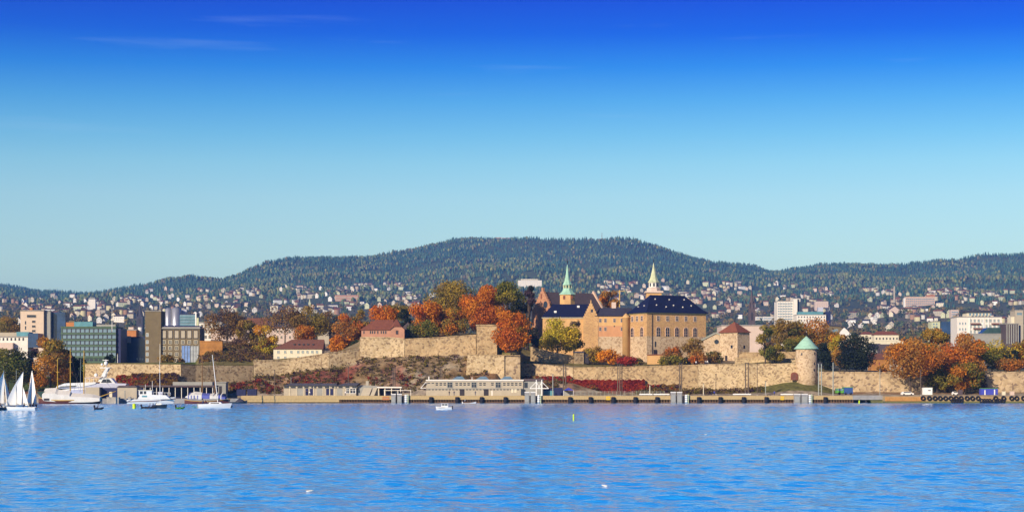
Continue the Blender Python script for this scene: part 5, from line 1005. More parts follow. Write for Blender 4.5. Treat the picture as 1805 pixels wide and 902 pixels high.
# ================================================================== trees
OR = [(.40, .13, .010), (.45, .175, .012), (.34, .10, .010), (.40, .16, .02)]
RD = [(.40, .09, .012), (.45, .125, .012), (.33, .075, .012)]
BR = [(.23, .125, .03), (.19, .10, .03), (.28, .155, .035), (.15, .09, .03)]
OL = [(.20, .155, .024), (.16, .135, .024), (.25, .17, .02), (.13, .11, .025)]
YG = [(.42, .33, .022), (.33, .28, .022), (.48, .32, .02), (.26, .23, .022)]
GR = [(.065, .085, .018), (.09, .10, .02), (.05, .065, .018)]
DK = [(.018, .026, .018), (.028, .036, .02), (.014, .02, .018)]
PU = [(.07, .035, .05), (.09, .05, .05), (.05, .03, .04)]
CR = [(.28, .03, .02), (.20, .02, .02), (.34, .05, .02)]
def mixp(*ps): return [c for p in ps for c in p]
TSEED = [100]
def tree(px, py, top, w, Y, pal, label, name='autumn_tree', dens=1.0, leaf=.52, low=.12, trunk=.3, shape=1.0, bark=BARK, lobes=11, group=None, bare=False):
    """(px, py) foot and top row in the photo, w crown width in photo pixels"""
    TSEED[0] += 1; r = np.random.default_rng(TSEED[0]); s = Y / FPX; H = (py - top) * s; Rw = w * s / 2 * 1.18
    o = thing(name, label, 'bush' if name == 'bush' else 'tree', P(px, py, Y), 0, group); zc = H * (low + 1) / 2; hz = H * (1 - low) / 2
    # limbs
    b = MB(); tr = max(.12, H * .022)
    top_t = H * (.75 if name != 'bush' else .5); bend = r.normal(size=2) * H * .015
    b.tube((0, 0, -1.5), (bend[0], bend[1], H * .3), tr, tr * .75, 7); b.tube((bend[0], bend[1], H * .3), (bend[0] * 2, bend[1] * 2, top_t), tr * .75, tr * .25, 6)
    L = []; nl = int(lobes * (1 if Rw > 2.5 else .6)) + 3
    for i in range(nl):
        u = r.uniform(-1, 1) if i > 2 else (-.55, .3, .8)[i]; a = i * 2.4 + r.uniform(-.5, .5)
        rad = Rw * (max(0, 1 - abs(u * .92) ** (2.2 * shape)) ** .5) * r.uniform(.35, .74); lr = Rw * r.uniform(.34, .52) * (1 - .25 * max(u, 0)); 
        c = np.array((math.cos(a) * rad, math.sin(a) * rad, zc + u * (hz - lr * .72))); L.append((c, lr))
        if i < 9 or bare:
            st = np.array((bend[0] * 1.5, bend[1] * 1.5, H * r.uniform(.18, .5))); e_ = c * .95 + np.array((0, 0, -.05)); md = (st + e_) / 2 + r.normal(size=3) * .3
            b.tube(st, md, tr * .4, tr * .24, 5); b.tube(md, e_, tr * .24, tr * .08, 5)
            if bare:
                for k in range(7): q = e_ + r.normal(size=3) * lr * .75; b.tube(md if k % 2 else e_, q, tr * .11, tr * .03, 4)
    part(b, 'trunk', o, [bark])
    N = int(dens * 7.5 * (Rw * hz * 4) / (leaf * leaf) ) + 120
    wts = np.array([l[1] ** 2 for l in L]); wts /= wts.sum(); ch = r.choice(len(L), N, p=wts)
    C0 = np.array([l[0] for l in L])[ch]; R0 = np.array([l[1] for l in L])[ch]
    d = r.normal(size=(N, 3)); d /= np.linalg.norm(d, axis=1, keepdims=True)
    C = C0 + d * (R0 * r.uniform(.35, 1.08, N) ** .6)[:, None] * np.array((1, 1, .82))
    C += (fbm(C[:, 0] * 1.3 + 50 + px, C[:, 2] * 1.3 + 50, TSEED[0])[:, None] - .5) * d * 1.2
    lc = np.array(pal)[r.integers(0, len(pal), len(L))]
    col = lc[ch] * .6 + np.array(pal)[r.integers(0, len(pal), N)] * .4; col = col * r.uniform(1.05, 2.1, (N, 1))
    v = leafquads(C, d + r.normal(size=(N, 3)) * .7, r.uniform(.45, 1.05, N) * leaf * .8, .8, r)
    me = colmesh('crown', v, 4, np.arange(len(v)), np.repeat(col, 4, 0), LEAF); link('crown', me, o); return o
def T(px, py, top, w, Y, pal, label, **k): return tree(px, py, top, w, Y, pal, label, **k)
# left shore
T(15, 692, 611, 92, 742, mixp(GR, OL, DK), 'big dark green tree with rusty top at the left edge behind the sails')
T(88, 692, 592, 74, 744, mixp(BR, OL, OL, OR), 'tall brown-orange tree behind the mast of the covered ship', shape=1.5, low=.05)
T(57, 692, 612, 34, 752, mixp(PU, DK), 'dark tree between the rusty-topped tree and the tall brown tree')
T(120, 690, 610, 34, 756, mixp(DK, OL), 'dark olive tree left of the green glass office, behind the ship\'s masts', low=.05)
T(14, 600, 556, 48, 1180, mixp(OL, BR), 'olive round tree left of the beige office tower')
T(66, 612, 590, 26, 1050, mixp(BR, OL), 'small brown tree below the beige office tower')
T(138, 692, 628, 40, 757, DK, 'dark tree between the olive tree and the pale rampart, behind the covered ship', low=.0)
T(193, 645, 623, 20, 860, DK, 'small dark round tree before the green glass office', name='bush')
T(294, 642, 624, 30, 860, mixp(BR, OL), 'brown bush before the brick building\'s windows', name='bush', low=.02); T(318, 642, 630, 14, 858, mixp(BR, DK), 'small dark bush left of the blue scaffold sheet', name='bush', low=.02)
T(400, 612, 540, 66, 850, mixp(BR, BR, PU), 'tall thin-leaved brown tree above the orange retaining wall', dens=.55, bare=True)
T(436, 640, 558, 46, 842, mixp(BR, PU, OL), 'dark brown tree right of the orange retaining wall', dens=.7, bare=True)
T(424, 640, 592, 40, 830, mixp(BR, PU), 'low brown half-bare tree on the bank above the darker rampart', dens=.5, bare=True)
T(466, 634, 570, 44, 826, mixp(OR, OL, YG), 'orange and green tree left of the long white house', low=.02)
T(502, 604, 536, 74, 868, mixp(BR, PU), 'wide nearly bare tree behind the long white house', dens=.3, bare=True, bark=BARK_PALE)
T(546, 606, 536, 66, 866, mixp(BR, OL), 'brown tree behind the right end of the long white house', dens=.65, bare=True)
T(536, 604, 572, 40, 850, mixp(OR, OR, BR), 'bright orange small tree over the roof of the long white house', low=.02)
T(582, 600, 545, 38, 880, mixp(BR, PU), 'slim half-bare brown tree right of the long white house', dens=.4, bare=True)
T(612, 625, 550, 56, 836, mixp(OR, RD, BR), 'rusty orange tree left of the pink-walled rampart house', low=.05)
T(594, 624, 588, 34, 828, OR, 'low bright orange tree beside the end wall of the long white house', low=.1)
T(634, 620, 545, 40, 850, mixp(BR, OL), 'brown-green tree just behind the rusty orange tree'); T(628, 624, 596, 28, 826, mixp(DK, GR), 'dark low tree at the corner of the high bastion', low=.02)
T(677, 590, 536, 54, 812, mixp(RD, OR), 'bright red-orange tree over the pink-walled house\'s roof', low=.1)
T(713, 585, 545, 22, 840, DK, 'small dark fir behind the pink-walled house', name='fir_tree'); T(700, 570, 535, 50, 900, mixp(BR, OL), 'flat brown tree behind the bright red-orange tree')
T(752, 595, 525, 60, 806, mixp(RD, OR, OR), 'vivid orange tree left of the tall olive trees')
T(748, 598, 562, 48, 792, mixp(GR, OL), 'round grey-green bush on the rampart right of the barn', name='bush', low=.0)
T(774, 596, 548, 44, 812, mixp(OR, BR), 'brown-orange tree right of the vivid orange tree', low=.05)
T(802, 592, 488, 84, 838, mixp(OL, BR, OL), 'tallest olive-brown tree above the long tan rampart', bark=BARK_PALE, low=.2, lobes=15)
T(800, 594, 540, 50, 806, mixp(OR, OL), 'orange and olive tree below the tallest olive-brown tree', low=.05)
T(851, 592, 500, 74, 822, mixp(OR, OR, RD), 'big orange tree above the square block tower', low=.1, lobes=14)
T(894, 592, 490, 54, 842, mixp(OL, YG, GR), 'tall yellow-olive tree right of the big orange tree', low=.08, lobes=13)
T(868, 590, 520, 30, 846, mixp(DK, GR), 'dark tree between the big orange and the yellow-olive trees')
T(901, 622, 543, 62, 762, mixp(RD, OR, OR), 'big round rust-orange tree standing before the block tower', low=.03, lobes=15)
T(930, 612, 502, 32, 838, mixp(DK, DK, PU), 'tall dark tree left of the tall stepped gable', low=.03, bare=True, dens=.9)
T(940, 618, 580, 26, 800, mixp(PU, DK), 'purple-brown bare shrub at the foot of the tall stepped gable', name='bush', dens=.6, bare=True, low=.0)
T(917, 622, 568, 24, 790, mixp(OL, YG), 'thin yellow-green tree at the edge of the rust-orange tree', low=.02)
T(984, 630, 556, 62, 788, mixp(YG, YG, OL), 'yellow-green tree in front of the castle front wing', low=.04, lobes=14)
T(1012, 628, 562, 32, 796, mixp(OL, PU), 'olive half-bare tree against the castle front wing', dens=.7, low=.1, bare=True)
T(1074, 548, 510, 34, 880, mixp(BR, OR), 'dark orange tree behind the castle\'s middle wing roof', low=.0)
def bush(px, py, top, w, Y, pal, label, **k): return tree(px, py, top, w, Y, pal, label, name='bush', low=k.pop('low', .0), **k)
bush(1048, 640, 609, 42, 786, mixp(BR, OL), 'brown domed bush at the foot of the stepped gable wing'); bush(1072, 641, 615, 42, 778, [(.50, .20, .012), (.44, .15, .01)], 'bright golden-orange bush below the middle wing')
bush(1104, 643, 628, 34, 774, CR, 'low crimson bush below the stair turret'); bush(1124, 643, 630, 26, 776, mixp(OL, PU), 'low grey-brown mound of shrub beside the crimson bush')
bush(1188, 640, 610, 32, 784, mixp(BR, RD), 'brown-red bush against the castle hall\'s wall'); bush(1182, 645, 626, 44, 772, mixp(OL, GR), 'wide olive bush below the brown-red bush')
T(1221, 640, 594, 38, 786, mixp(OL, BR), 'grey-olive tree in front of the castle hall\'s right corner', low=.3, dens=.8); bush(1229, 644, 616, 32, 774, mixp(BR, RD), 'rust-coloured bush under the grey-olive tree')
bush(1207, 645, 628, 22, 776, DK, 'dark evergreen bush between the olive and the rust-coloured bushes'); bush(1259, 642, 618, 30, 780, mixp(BR, GR), 'round brown bush before the low gabled house')
# right of the hall
T(1350, 642, 572, 34, 764, mixp(OL, GR), 'airy olive tree on the inner wall right of the red-roofed tower', dens=.6, bare=True); T(1366, 640, 604, 34, 766, OL, 'lower olive tree leaning over the inner wall', low=.02)
T(1384, 625, 561, 54, 822, mixp(OL, BR, GR), 'olive-brown tree left of the broad autumn tree behind the wall', low=.03); T(1428, 625, 557, 84, 836, mixp(BR, OL, OR), 'broad brown autumn tree behind the green cone roof', low=.03, lobes=15)
T(1405, 626, 590, 46, 806, mixp(GR, OL), 'green lower tree left of the green cone roof', low=.02); T(1452, 656, 600, 40, 800, DK, 'dark tree shape standing in for shadow right of the round tower', low=.0)  # the dark tree is added; its leaf colour stands in for shadow
T(1480, 656, 584, 44, 786, mixp(OR, YG, BR), 'orange and yellow tree between the shadow shape and the large dark tree', low=.0); T(1508, 656, 584, 62, 776, mixp(DK, DK, [(.012, .016, .022)]), 'large dark navy-green tree above the block rampart', low=.0, lobes=16)
T(1605, 690, 590, 92, 736, mixp(OR, OR, BR), 'huge rust-orange tree hanging over the jetty', low=.22, lobes=18); T(1648, 690, 576, 56, 764, mixp(BR, OL, OR), 'brown-green tree behind the huge rust-orange tree', low=.1)
T(1694, 690, 582, 76, 748, mixp(OR, RD, BR), 'tall reddish-orange tree right of the white cabin', low=.15, lobes=16); T(1700, 692, 636, 58, 738, mixp(GR, OL, OR), 'low green and orange tree before the tall reddish-orange tree', low=.0)
T(1652, 692, 640, 40, 742, mixp(OL, GR), 'sparse green shrubby tree behind the white cabin', low=.0, dens=.7); T(1748, 656, 595, 86, 770, mixp(GR, OL, YG), 'broad yellow-green tree above the right block rampart', low=.03, lobes=15)
T(1786, 656, 612, 26, 764, DK, 'dark pointed tree between the broad yellow-green tree and the right edge', low=.0); T(1778, 656, 630, 46, 756, mixp(OR, BR), 'low orange tree on the right block rampart', low=.0); T(1806, 656, 592, 44, 770, mixp(OR, OL), 'orange tree cut off by the right edge of the photo', low=.0)
bush(1727, 690, 655, 24, 742, mixp(PU, PU, DK), 'violet-dark shrub left of the right block rampart'); T(1722, 690, 600, 44, 800, mixp(DK, BR), 'dark brown tree behind the low green and orange tree', low=.0)
bush(1556, 660, 640, 16, 760, mixp(OR, BR), 'small orange bush left of the huge rust-orange tree')
# shrubs on the rock and red creeper: nobody could count them
def scatter(name, label, px, yr, n, pal, leaf, clump, seed, mask=None, up=1.2):
    r = np.random.default_rng(seed); m = max(1, n // clump); cx = r.uniform(px[0], px[1], m); lo = 737.0; t = r.uniform(0, 1, m)
    Yc = lo + (YW(cx) - 2 - lo) * t if yr is None else yr[0] + (yr[1] - yr[0]) * t
    if mask is not None: k = mask(cx, Yc); cx, Yc = cx[k], Yc[k]; m = len(cx)
    zc = ground_zs(cx, Yc); hh = r.uniform(.5, 1, m) * up
    d = r.normal(size=(m, clump, 3)); d /= np.linalg.norm(d, axis=2, keepdims=True); rad = r.uniform(.5, 1, (m, clump, 1)) * hh[:, None, None]
    C = np.stack([(cx - 902.5) * Yc / FPX, Yc, zc + hh * .5], -1)[:, None] + d * rad * np.array((1.3, 1.3, .9)); C = C.reshape(-1, 3)
    pc = np.array(pal)[r.integers(0, len(pal), m)]; col = np.repeat(pc, clump, 0) * r.uniform(.6, 1.4, (m * clump, 1))
    v = leafquads(C, d.reshape(-1, 3) + r.normal(size=C.shape) * .6, r.uniform(.5, 1, m * clump) * leaf, .8, r)
    tag(link(name, colmesh(name, v, 4, np.arange(len(v)), np.repeat(col, 4, 0), LEAF)), label, 'shrubs', None, 'stuff')
GRS = [(.20, .14, .05), (.15, .11, .04), (.24, .17, .07), (.12, .10, .03), (.18, .10, .06)]
scatter('rock_scrub', 'dry brown scrub covering the rocky slope under the ramparts', (330, 1000), None, 34000, mixp(GRS, GRS, PU, OL), .34, 16, 301, lambda a, b: fbm(a / 14, b / 9, 302) > .40, .75)
scatter('wall_scrub', 'dry brown bushes growing along the foot of the ramparts above the rocks', (447, 915), (757, 771), 7000, mixp(GRS, GRS, OL, PU), .34, 15, 309, lambda a, b: (np.abs(b - YW(a) + 4) < 3.2) & (fbm(a / 16, a * 0, 310) > .47), 1.5)
scatter('wall_scrub', 'low bushes breaking up the foot of the long curtain walls', (1010, 1330), (744, 752), 6000, mixp(GRS, PU, OL, BR), .34, 15, 313, lambda a, b: (np.abs(b - YW(a) + 4) < 3.0) & (fbm(a / 14, a * 0, 316) > .44), 1.7)
scatter('turf_fringe', 'tufts of dry grass and bushes along the tops of the ramparts', (320, 1330), (748, 782), 26000, mixp(GRS, OL, GRS), .34, 14, 317, lambda a, b: (np.abs(b - YW(a) - 2.6) < 1.0) & (fbm(a / 10, a * 0, 318) > .42) & ~((a > 630) & (a < 716)), .7)
scatter('bank_scrub', 'brown thicket on the bank between the orange retaining wall and the orange-green tree', (352, 476), (768, 842), 12000, mixp(GRS, PU, BR), .38, 16, 307, None, 1.1)
scatter('red_brambles', 'dark red brambles over the lower rocks behind the quay sheds', (200, 740), None, 9000, mixp(CR, [(.14, .025, .025), (.20, .05, .03)]), .40, 14, 303, lambda a, b: (fbm(a / 22, b / 30, 51) > .5) & (b < 752), 1.3)
scatter('quay_scrub', 'olive and violet scrub at the foot of the curtain wall', (1120, 1345), None, 5000, mixp(OL, PU, GRS), .42, 14, 305, lambda a, b: b > 741, 1.0)
def creeper(name, label, px, t, u, n, pal, seed, Yo=2.2):
    r = np.random.default_rng(seed); p = r.uniform(px[0], px[1], n); row = r.uniform(t, u, n); k = row > t + 5 * (fbm(p / 6, p * 0, seed) - .15); p, row = p[k], row[k]; n = len(p)
    Y = YW(p) - Yo - r.uniform(0, 1.0, n) - (row - t) * .05; C = np.stack([(p - 902.5) * Y / FPX, Y, CAMH + (HZ - row) * Y / FPX], -1)
    col = np.array(pal)[(fbm(p / 8, row / 8, seed) * 2.2 * len(pal)).astype(int) % len(pal)] * r.uniform(.6, 1.35, (n, 1))
    v = leafquads(C, np.array((0, -1, .3)) + r.normal(size=(n, 3)) * .6, r.uniform(.25, .5, n), .8, r)
    tag(link(name, colmesh(name, v, 4, np.arange(len(v)), np.repeat(col, 4, 0), LEAF)), label, 'creeper', None, 'stuff')
creeper('red_creeper', 'crimson creeper hedge along the foot of the long curtain wall', (1008, 1136), 668, 697, 9000, CR, 311)
creeper('red_creeper', 'dull red creeper on the rampart foot left of the blue pavilion tent', (905, 1008), 661, 694, 7500, mixp(CR, CR, GRS), 333)
creeper('red_creeper', 'red creeper patch on the pale rampart behind the white motor yacht', (205, 262), 660, 684, 3000, mixp(CR, BR), 315)
creeper('brown_creeper', 'brown creeper hanging over the pale rampart\'s lower half', (232, 314), 656, 690, 5200, mixp(BR, PU), 317, 2.0)
creeper('dry_creeper', 'dry brown-red creeper at the foot of the middle curtain wall', (1136, 1196), 676, 697, 2600, mixp(BR, CR, PU), 319)
# ================================================================== city buildings
def grid(F, xs, rows, w, h, kind='pane', fm=None, gm=None, name='window'):
    for py in rows: wins(F, xs, py, w, h, kind, fm, gm, 0, name)
def block(name, label, cat, a, c, t, u, Y, mt, D=14, ext=8, rm=None, roof=True, group=None):
    """a box building seen from photo column a to c, roof row t, foot row u (walls run ext metres further down)"""
    F = Fr(name, label, cat, a, u, Y, 0, group); L = F.x(c); F.part(MB().box(0, L, 0, D, -ext, F.z(t)), 'wall', [mt])
    if roof: F.part(MB().box(-.25, L + .25, -.3, D + .2, F.z(t) + .003, F.z(t) + .55), 'roof', [rm or CONC_D])
    return F
F = block('office_building', 'pinkish beige office block with blue glass wing at the left', 'office building', 36, 77, 548, 592, 1150, BEIGE_R, 10, 20)
F.part(F.box(MB(), 77.1, 87.5, 548.6, 612, 2, 14), 'stair_wall', [GREYP]); F.part(F.box(MB(), 87.6, 111, 549.5, 612, 6, 18), 'glass_wing', [GLASS_B])
wins(F, (55.5,), 557, 16, 4.6, 'plain', BEIGE_R, GLASS); grid(F, (59.5,), (566.5, 575, 583), 6, 3.6, 'plain', BEIGE_R, GLASS); wins(F, (45,), 568.5, 2.2, 6, 'pane'); wins(F, (45,), 577.5, 2.2, 6, 'pane')
F.part(F.box(MB(), 50, 55, 542, 548, 3, 6), 'roof_cabin', [ORANGEP])
F = block('office_building', 'low pale office with glass top floor at the left edge', 'office building', -14, 49, 594, 614, 1020, WHITE2, 12, 14); F.part(F.box(MB(), -14, 28, 585.5, 593, 1.5, 10), 'upper_floor', [BEIGE]); F.part(F.box(MB(), 28.1, 50, 584.5, 593.2, 1, 10), 'glass_floor', [TEAL]); F.part(F.box(MB(), 49.1, 67, 587, 612, 0, 12), 'blue_wing', [GLASS_B])
grid(F, range(-8, 48, 7), (597.5,), 3, 5, 'pane'); F.part(F.box(MB(), -14, 25, 604, 616, -3, -.1), 'white_base', [PALEPINK])
F = block('office_building', 'wide green glass office with bands of windows and rooftop boxes', 'office building', 108, 204, 577, 640, 960, GREENP, 18, 12, GREENP)
for py in (588, 599, 609.5, 619.5, 629): F.part(F.box(MB(), 107.5, 204.5, py - 2, py + 1.2, -.45, -.01), 'floor_band', [GREENP])
grid(F, [114 + 7.9 * i for i in range(12)], (582.5, 593.2, 603.5, 613.8, 624), 6.3, 5.8, 'plain', DARKM, GLASS_L); grid(F, [114 + 7.9 * i for i in range(12)], (634,), 5.5, 4, 'pane')
F.part(F.box(MB(), 114, 128, 567.5, 576, 3, 12), 'rooftop_box', [ORANGEP]); F.part(F.box(MB(), 128.1, 161, 566.5, 576, 3, 12), 'teal_rooftop_box', [TEAL]); F.part(F.box(MB(), 118, 128, 564.5, 567.4, 4, 11), 'orange_cabin', [OLIVEB]); F.part(F.box(MB(), 161.2, 200, 571, 576, 5, 12), 'grey_rooftop_box', [GREYP])
F.part(F.box(MB(), 204.1, 212, 578.5, 644, 1, 17), 'side_wall', [NAVY])
F = block('office_building', 'dark navy glass building between the green office and the brick tower', 'office building', 206, 256, 595, 640, 985, GLASS_B, 16, 12, NAVY); F.part(F.box(MB(), 211.5, 215.5, 602, 638, -.6, -.05), 'stair_stack', [GREYP]); wins(F, (242, 247, 251), 632, 3, 4, 'pane', None, GLASS_L); F.part(F.box(MB(), 224, 231, 592, 604, -.4, -.05), 'panel', [GREYP])
F = block('apartment_block', 'small orange-brick block with a pale roof cabin behind the navy building', 'building', 220, 240, 582, 594, 1120, ORANGEP, 12, 20); F.part(F.box(MB(), 225, 234, 576, 581.5, 2, 8), 'roof_cabin', [PALEPINK]); F.part(MB().lathe([(1.3, 0), (1.2, F.m(16))], 10), 'white_stack', [WHITE2], None, True).location = (F.x(243.5), 6, F.z(592))
F = block('brick_building', 'olive-brown brick building with a square tower and a row of tall windows', 'brick building', 256, 352, 578, 641, 905, OLIVEB, 14, 8)
F.part(F.box(MB(), 256.5, 284.5, 549, 652, -1, 10), 'tower', [OLIVEB]); F.part(F.box(MB(), 255.8, 285, 547.6, 549, -1.3, 10.3), 'tower_roof', [CONC_D]); wins(F, (277.5,), 557, 5, 7, 'pane', None, TILE_BROWN)
F.part(MB().prism([(F.x(285), F.z(577.9)), (F.x(351.5), F.z(577.9)), (F.x(349.5), F.z(573.6)), (F.x(288), F.z(573))], .5, 12), 'attic_roof', [NAVY])
F.part(F.box(MB(), 272, 353, 577.8, 579.3, -.7, -.01), 'cornice', [GREYP]); wins(F, [277.7 + 11.2 * i for i in range(7)], 589, 7, 13, 'plain', DARKM, BEIGE, -.02, 'tall_window')
grid(F, [277.7 + 11.2 * i for i in range(7)], (602.5, 613, 624, 634.5), 5, 5.5, 'cross', CREAM, GLASS)
for py in (590, 602.5, 613.5, 624, 634.5): window(F.o, F.x(260.3), -1, F.z(py), F.m(3.8), F.m(5.5), 'cross', WHITE2, GLASS_L)
F = Fr('scaffold', 'blue and white sheeted scaffold before the brick building\'s right end', 'scaffold', 320, 636, 895); F.part(F.box(MB(), 320, 335.5, 609, 640, 0, 1.5), 'blue_sheet', [mat('blue_sheet', (.16, .26, .52), .6, .35, .5)]); F.part(F.box(MB(), 335.6, 350, 609.5, 640, .1, 1.5), 'grey_sheet', [mat('grey_sheet', (.34, .36, .38), .6, .35, .5)])
for px in range(320, 351, 5): F.part(MB().tube((F.x(px), -.15, -2), (F.x(px), -.15, F.z(606.5)), .07), 'upright', [POLEG])
F = Fr('silver_tower', 'pair of round silver steel-clad towers behind the brick building', 'tower', 310, 580, 1250)
for px, r, t in ((297, 7, 545), (310.5, 8.5, 544)): F.part(MB().lathe([(F.m(r), -20), (F.m(r), F.z(t)), (F.m(r) * .3, F.z(t) + 1)], 24), 'drum', [STEEL], None, True).location = (F.x(px), 0, 0)
F.part(MB().lathe([(F.m(2.2), -20), (F.m(2.2), F.z(545))], 12), 'service_shaft', [COPPER_PALE]).location = (F.x(290.5), -1, 0); F.part(F.box(MB(), 318, 327, 545, 590, 4, 8), 'rear_drum', [GELB])
F = block('office_building', 'stepped teal glass office right of the silver towers', 'office building', 317, 345, 554, 582, 1180, GLASS_L, 14, 20, NAVY)
for py in (558, 563, 568, 573): F.part(F.box(MB(), 316.6, 345.4, py - .5, py + .5, -.4, -.02), 'floor_band', [TEAL])
F.part(F.box(MB(), 344.5, 346.6, 550, 585, -1, 0), 'white_pylon', [WHITE]); F.part(F.box(MB(), 347, 350.5, 560, 585, -1, 2), 'yellow_shaft', [COPPER_PALE])
F = block('apartment_block', 'white apartment house with balconies behind the thin-leaved brown tree', 'apartment house', 351, 392, 569, 602, 1010, WHITE2, 12, 12); grid(F, (356, 362.5, 369.5, 377, 384), (574.5, 584, 593.5), 3.6, 5, 'cross', CREAM, GLASS); F.part(F.box(MB(), 365, 377, 560, 568.4, 3, 9), 'roof_cabin', [GELB])
F = block('terraced_house', 'pinkish house row with brown roof behind the bare trees', 'house', 372, 440, 581, 604, 960, PALEPINK, 11, 10, TILE_BROWN); grid(F, (386, 395, 401, 407, 413, 420), (585, 596), 2.6, 4, 'pane')
F = block('white_building', 'white building with tall brown roof left of the bare tree', 'building', 437, 528, 578, 604, 980, PALEPINK, 12, 10, TILE_BROWN); F.part(F.box(MB(), 434, 471, 560, 577.3, 2, 11), 'brown_roof', [TILE_BROWN]); F.part(F.box(MB(), 471.2, 500, 566, 577.3, 1, 10), 'dark_roof', [NAVY]); grid(F, (489, 496, 511, 520), (584, 594), 3, 4, 'cross', CREAM, GLASS)
F = block('pale_house', 'pale green-grey house behind the slim half-bare trees', 'house', 560, 580, 583, 600, 960, BEIGE, 10, 6, TEAL)
for px, t, Y, u, lb in ((282, 520, 985, 640, 'tall pale flagpole rising above the brick tower'), (197.5, 543, 955, 577, 'white flagpole on the green glass office\'s right end'), (282, 606, 840, 640, 'short pale pole on the turf below the brick building'), (207.2, 624, 840, 640, 'short pale pole on the turf below the navy building')):
    F = Fr('flagpole', lb, 'flagpole', px, u, Y); F.part(MB().tube((0, 0, -2), (0, 0, F.z(t)), .16, .09), 'pole', [WHITE]); F.part(MB().lathe([(.02, 0), (.18, .15), (.02, .3)], 8), 'knob', [YELLOW]).location = (0, 0, F.z(t))
# spires
def church(px, top, base, w, Y, label, mt, name='church_spire'):
    F = Fr(name, label, 'church spire', px, base, Y); h = F.z(top); r = F.m(w) / 2
    F.part(MB().box(-r, r, -r, r, -20, h * .42), 'tower', [mt]); F.part(MB().lathe([(r * 1.15, h * .42), (r * .72, h * .55), (r * .3, h * .82), (.05, h)], 8), 'spire', [mt])
    for q in (-1, 1): F.part(MB().lathe([(r * .25, h * .42), (r * .2, h * .55), (.03, h * .66)], 6), 'pinnacle', [mt]).location = (q * r * .8, -r * .8, 0)
    F.part(MB().prism([(-r * .35, h * .12), (r * .35, h * .12), (r * .35, h * .3), (0, h * .36), (-r * .35, h * .3)], -r - .1, -r - .01), 'belfry_window', [DARKM]); return F
church(1325, 508, 572, 11, 1900, 'dark slender church spire right of the red-roofed tower', SLATE_PURPLE); church(247, 534, 575, 11, 2100, 'dark pointed church spire left of the brick tower', SLATE_GREY); church(546, 525, 545, 5, far_Y(546, 545), 'tiny pale green church spire on the slope above the long white house', COPPER_PALE)
# right-hand city
def far_block(name, label, a, c, t, u, mt, rows=None, cols=None, D=14, Y=None, gm=None, ext=25, rm=None, group=None):
    Y = Y or far_Y((a + c) / 2, u); F = block(name, label, 'building', a, c, t, u, Y, mt, D, ext, rm, True, group)
    if rows:
        for py in rows: F.part(F.box(MB(), a + 1.2, c - 1.2, py - .9, py + .9, -.25, -.01), 'window_band', [gm or GLASS_L])
    if cols:
        n = int((c - a) / cols)
        for i in range(1, n): F.part(F.box(MB(), a + i * cols - .3, a + i * cols + .3, t + 1, u, -.4, -.02), 'pier', [mt])
    return F
F = far_block('tower_block', 'tall white tower block with a dim grid of windows behind the olive trees', 1370, 1398, 531, 568, WHITE2, (535, 539.5, 544, 548.5, 553, 557.5, 562), 4.6, 22, 1900); F.part(F.box(MB(), 1398.2, 1405, 526.5, 575, -2, 20), 'lift_shaft', [WHITE2]); F.part(F.box(MB(), 1405.1, 1409, 527, 575, 2, 18), 'shaded_side', [NAVY])  # shade on the shaft's flank is put into its navy colour
F = far_block('long_block', 'long white block with small square windows right of the tower block', 1404, 1456, 555, 574, WHITE2, None, None, 20, 1850); grid(F, range(1408, 1455, 5), (558.5, 564.5), 2, 2.4, 'pane'); F.part(F.box(MB(), 1408, 1452, 549, 554.4, 3, 14), 'glass_attic', [TEAL]); F.part(F.box(MB(), 1443, 1452, 541, 548.8, 3, 11), 'roof_turret', [GELB]); F.part(F.box(MB(), 1456.1, 1465, 549, 575, 2, 20), 'shaded_end', [NAVY])  # the end wall's shade is painted in as navy
far_block('apartment_block', 'beige ribbed apartment block on the slope right of the white tower block', 1437, 1460, 531, 549, PALEPINK, None, 3.2, 18)
far_block('apartment_row', 'long white low apartment row behind the dark church spire', 1332, 1372, 558, 571, WHITE2, (561, 565), 7, 16)
F = far_block('pink_building', 'wide pale pink windowless building behind the red-roofed tower', 1272, 1346, 574, 604, PALEPINK, None, None, 24, 1050, ext=12)
F = Fr('gabled_hall', 'olive gabled hall roof peeking above the broad autumn tree', 'hall', 1455, 594, 1150); F.part(MB().prism([(0, -14), (F.x(1486), -14), (F.x(1486), F.z(579)), (F.x(1480), F.z(575)), (0, F.z(573))], 0, 12), 'wall', [OLIVEB]); F.part(MB().prism([(-.5, F.z(573.4)), (F.x(1480), F.z(575.4)), (F.x(1489), F.z(580)), (F.x(1489), F.z(578.4)), (F.x(1480), F.z(573.4)), (-.5, F.z(571.6))], -.5, 12.5), 'roof', [SLATE_GREY]); wins(F, (1472,), 584, 9, 7, 'plain', GREYP, GLASS_L)
F = Fr('cone_roof_house', 'white pointed roof rising between the autumn tree and the dark tree', 'house', 1488, 600, 1000); F.part(MB().lathe([(4.6, -10), (4.6, F.z(592))], 4), 'wall', [CREAM]); F.part(MB().lathe([(5.2, F.z(592)), (.3, F.z(577.5))], 4), 'roof', [WHITE2]); F.part(MB().box(-.3, .3, -.3, .3, F.z(580), F.z(576.5)), 'chimney', [TILE_BROWN])
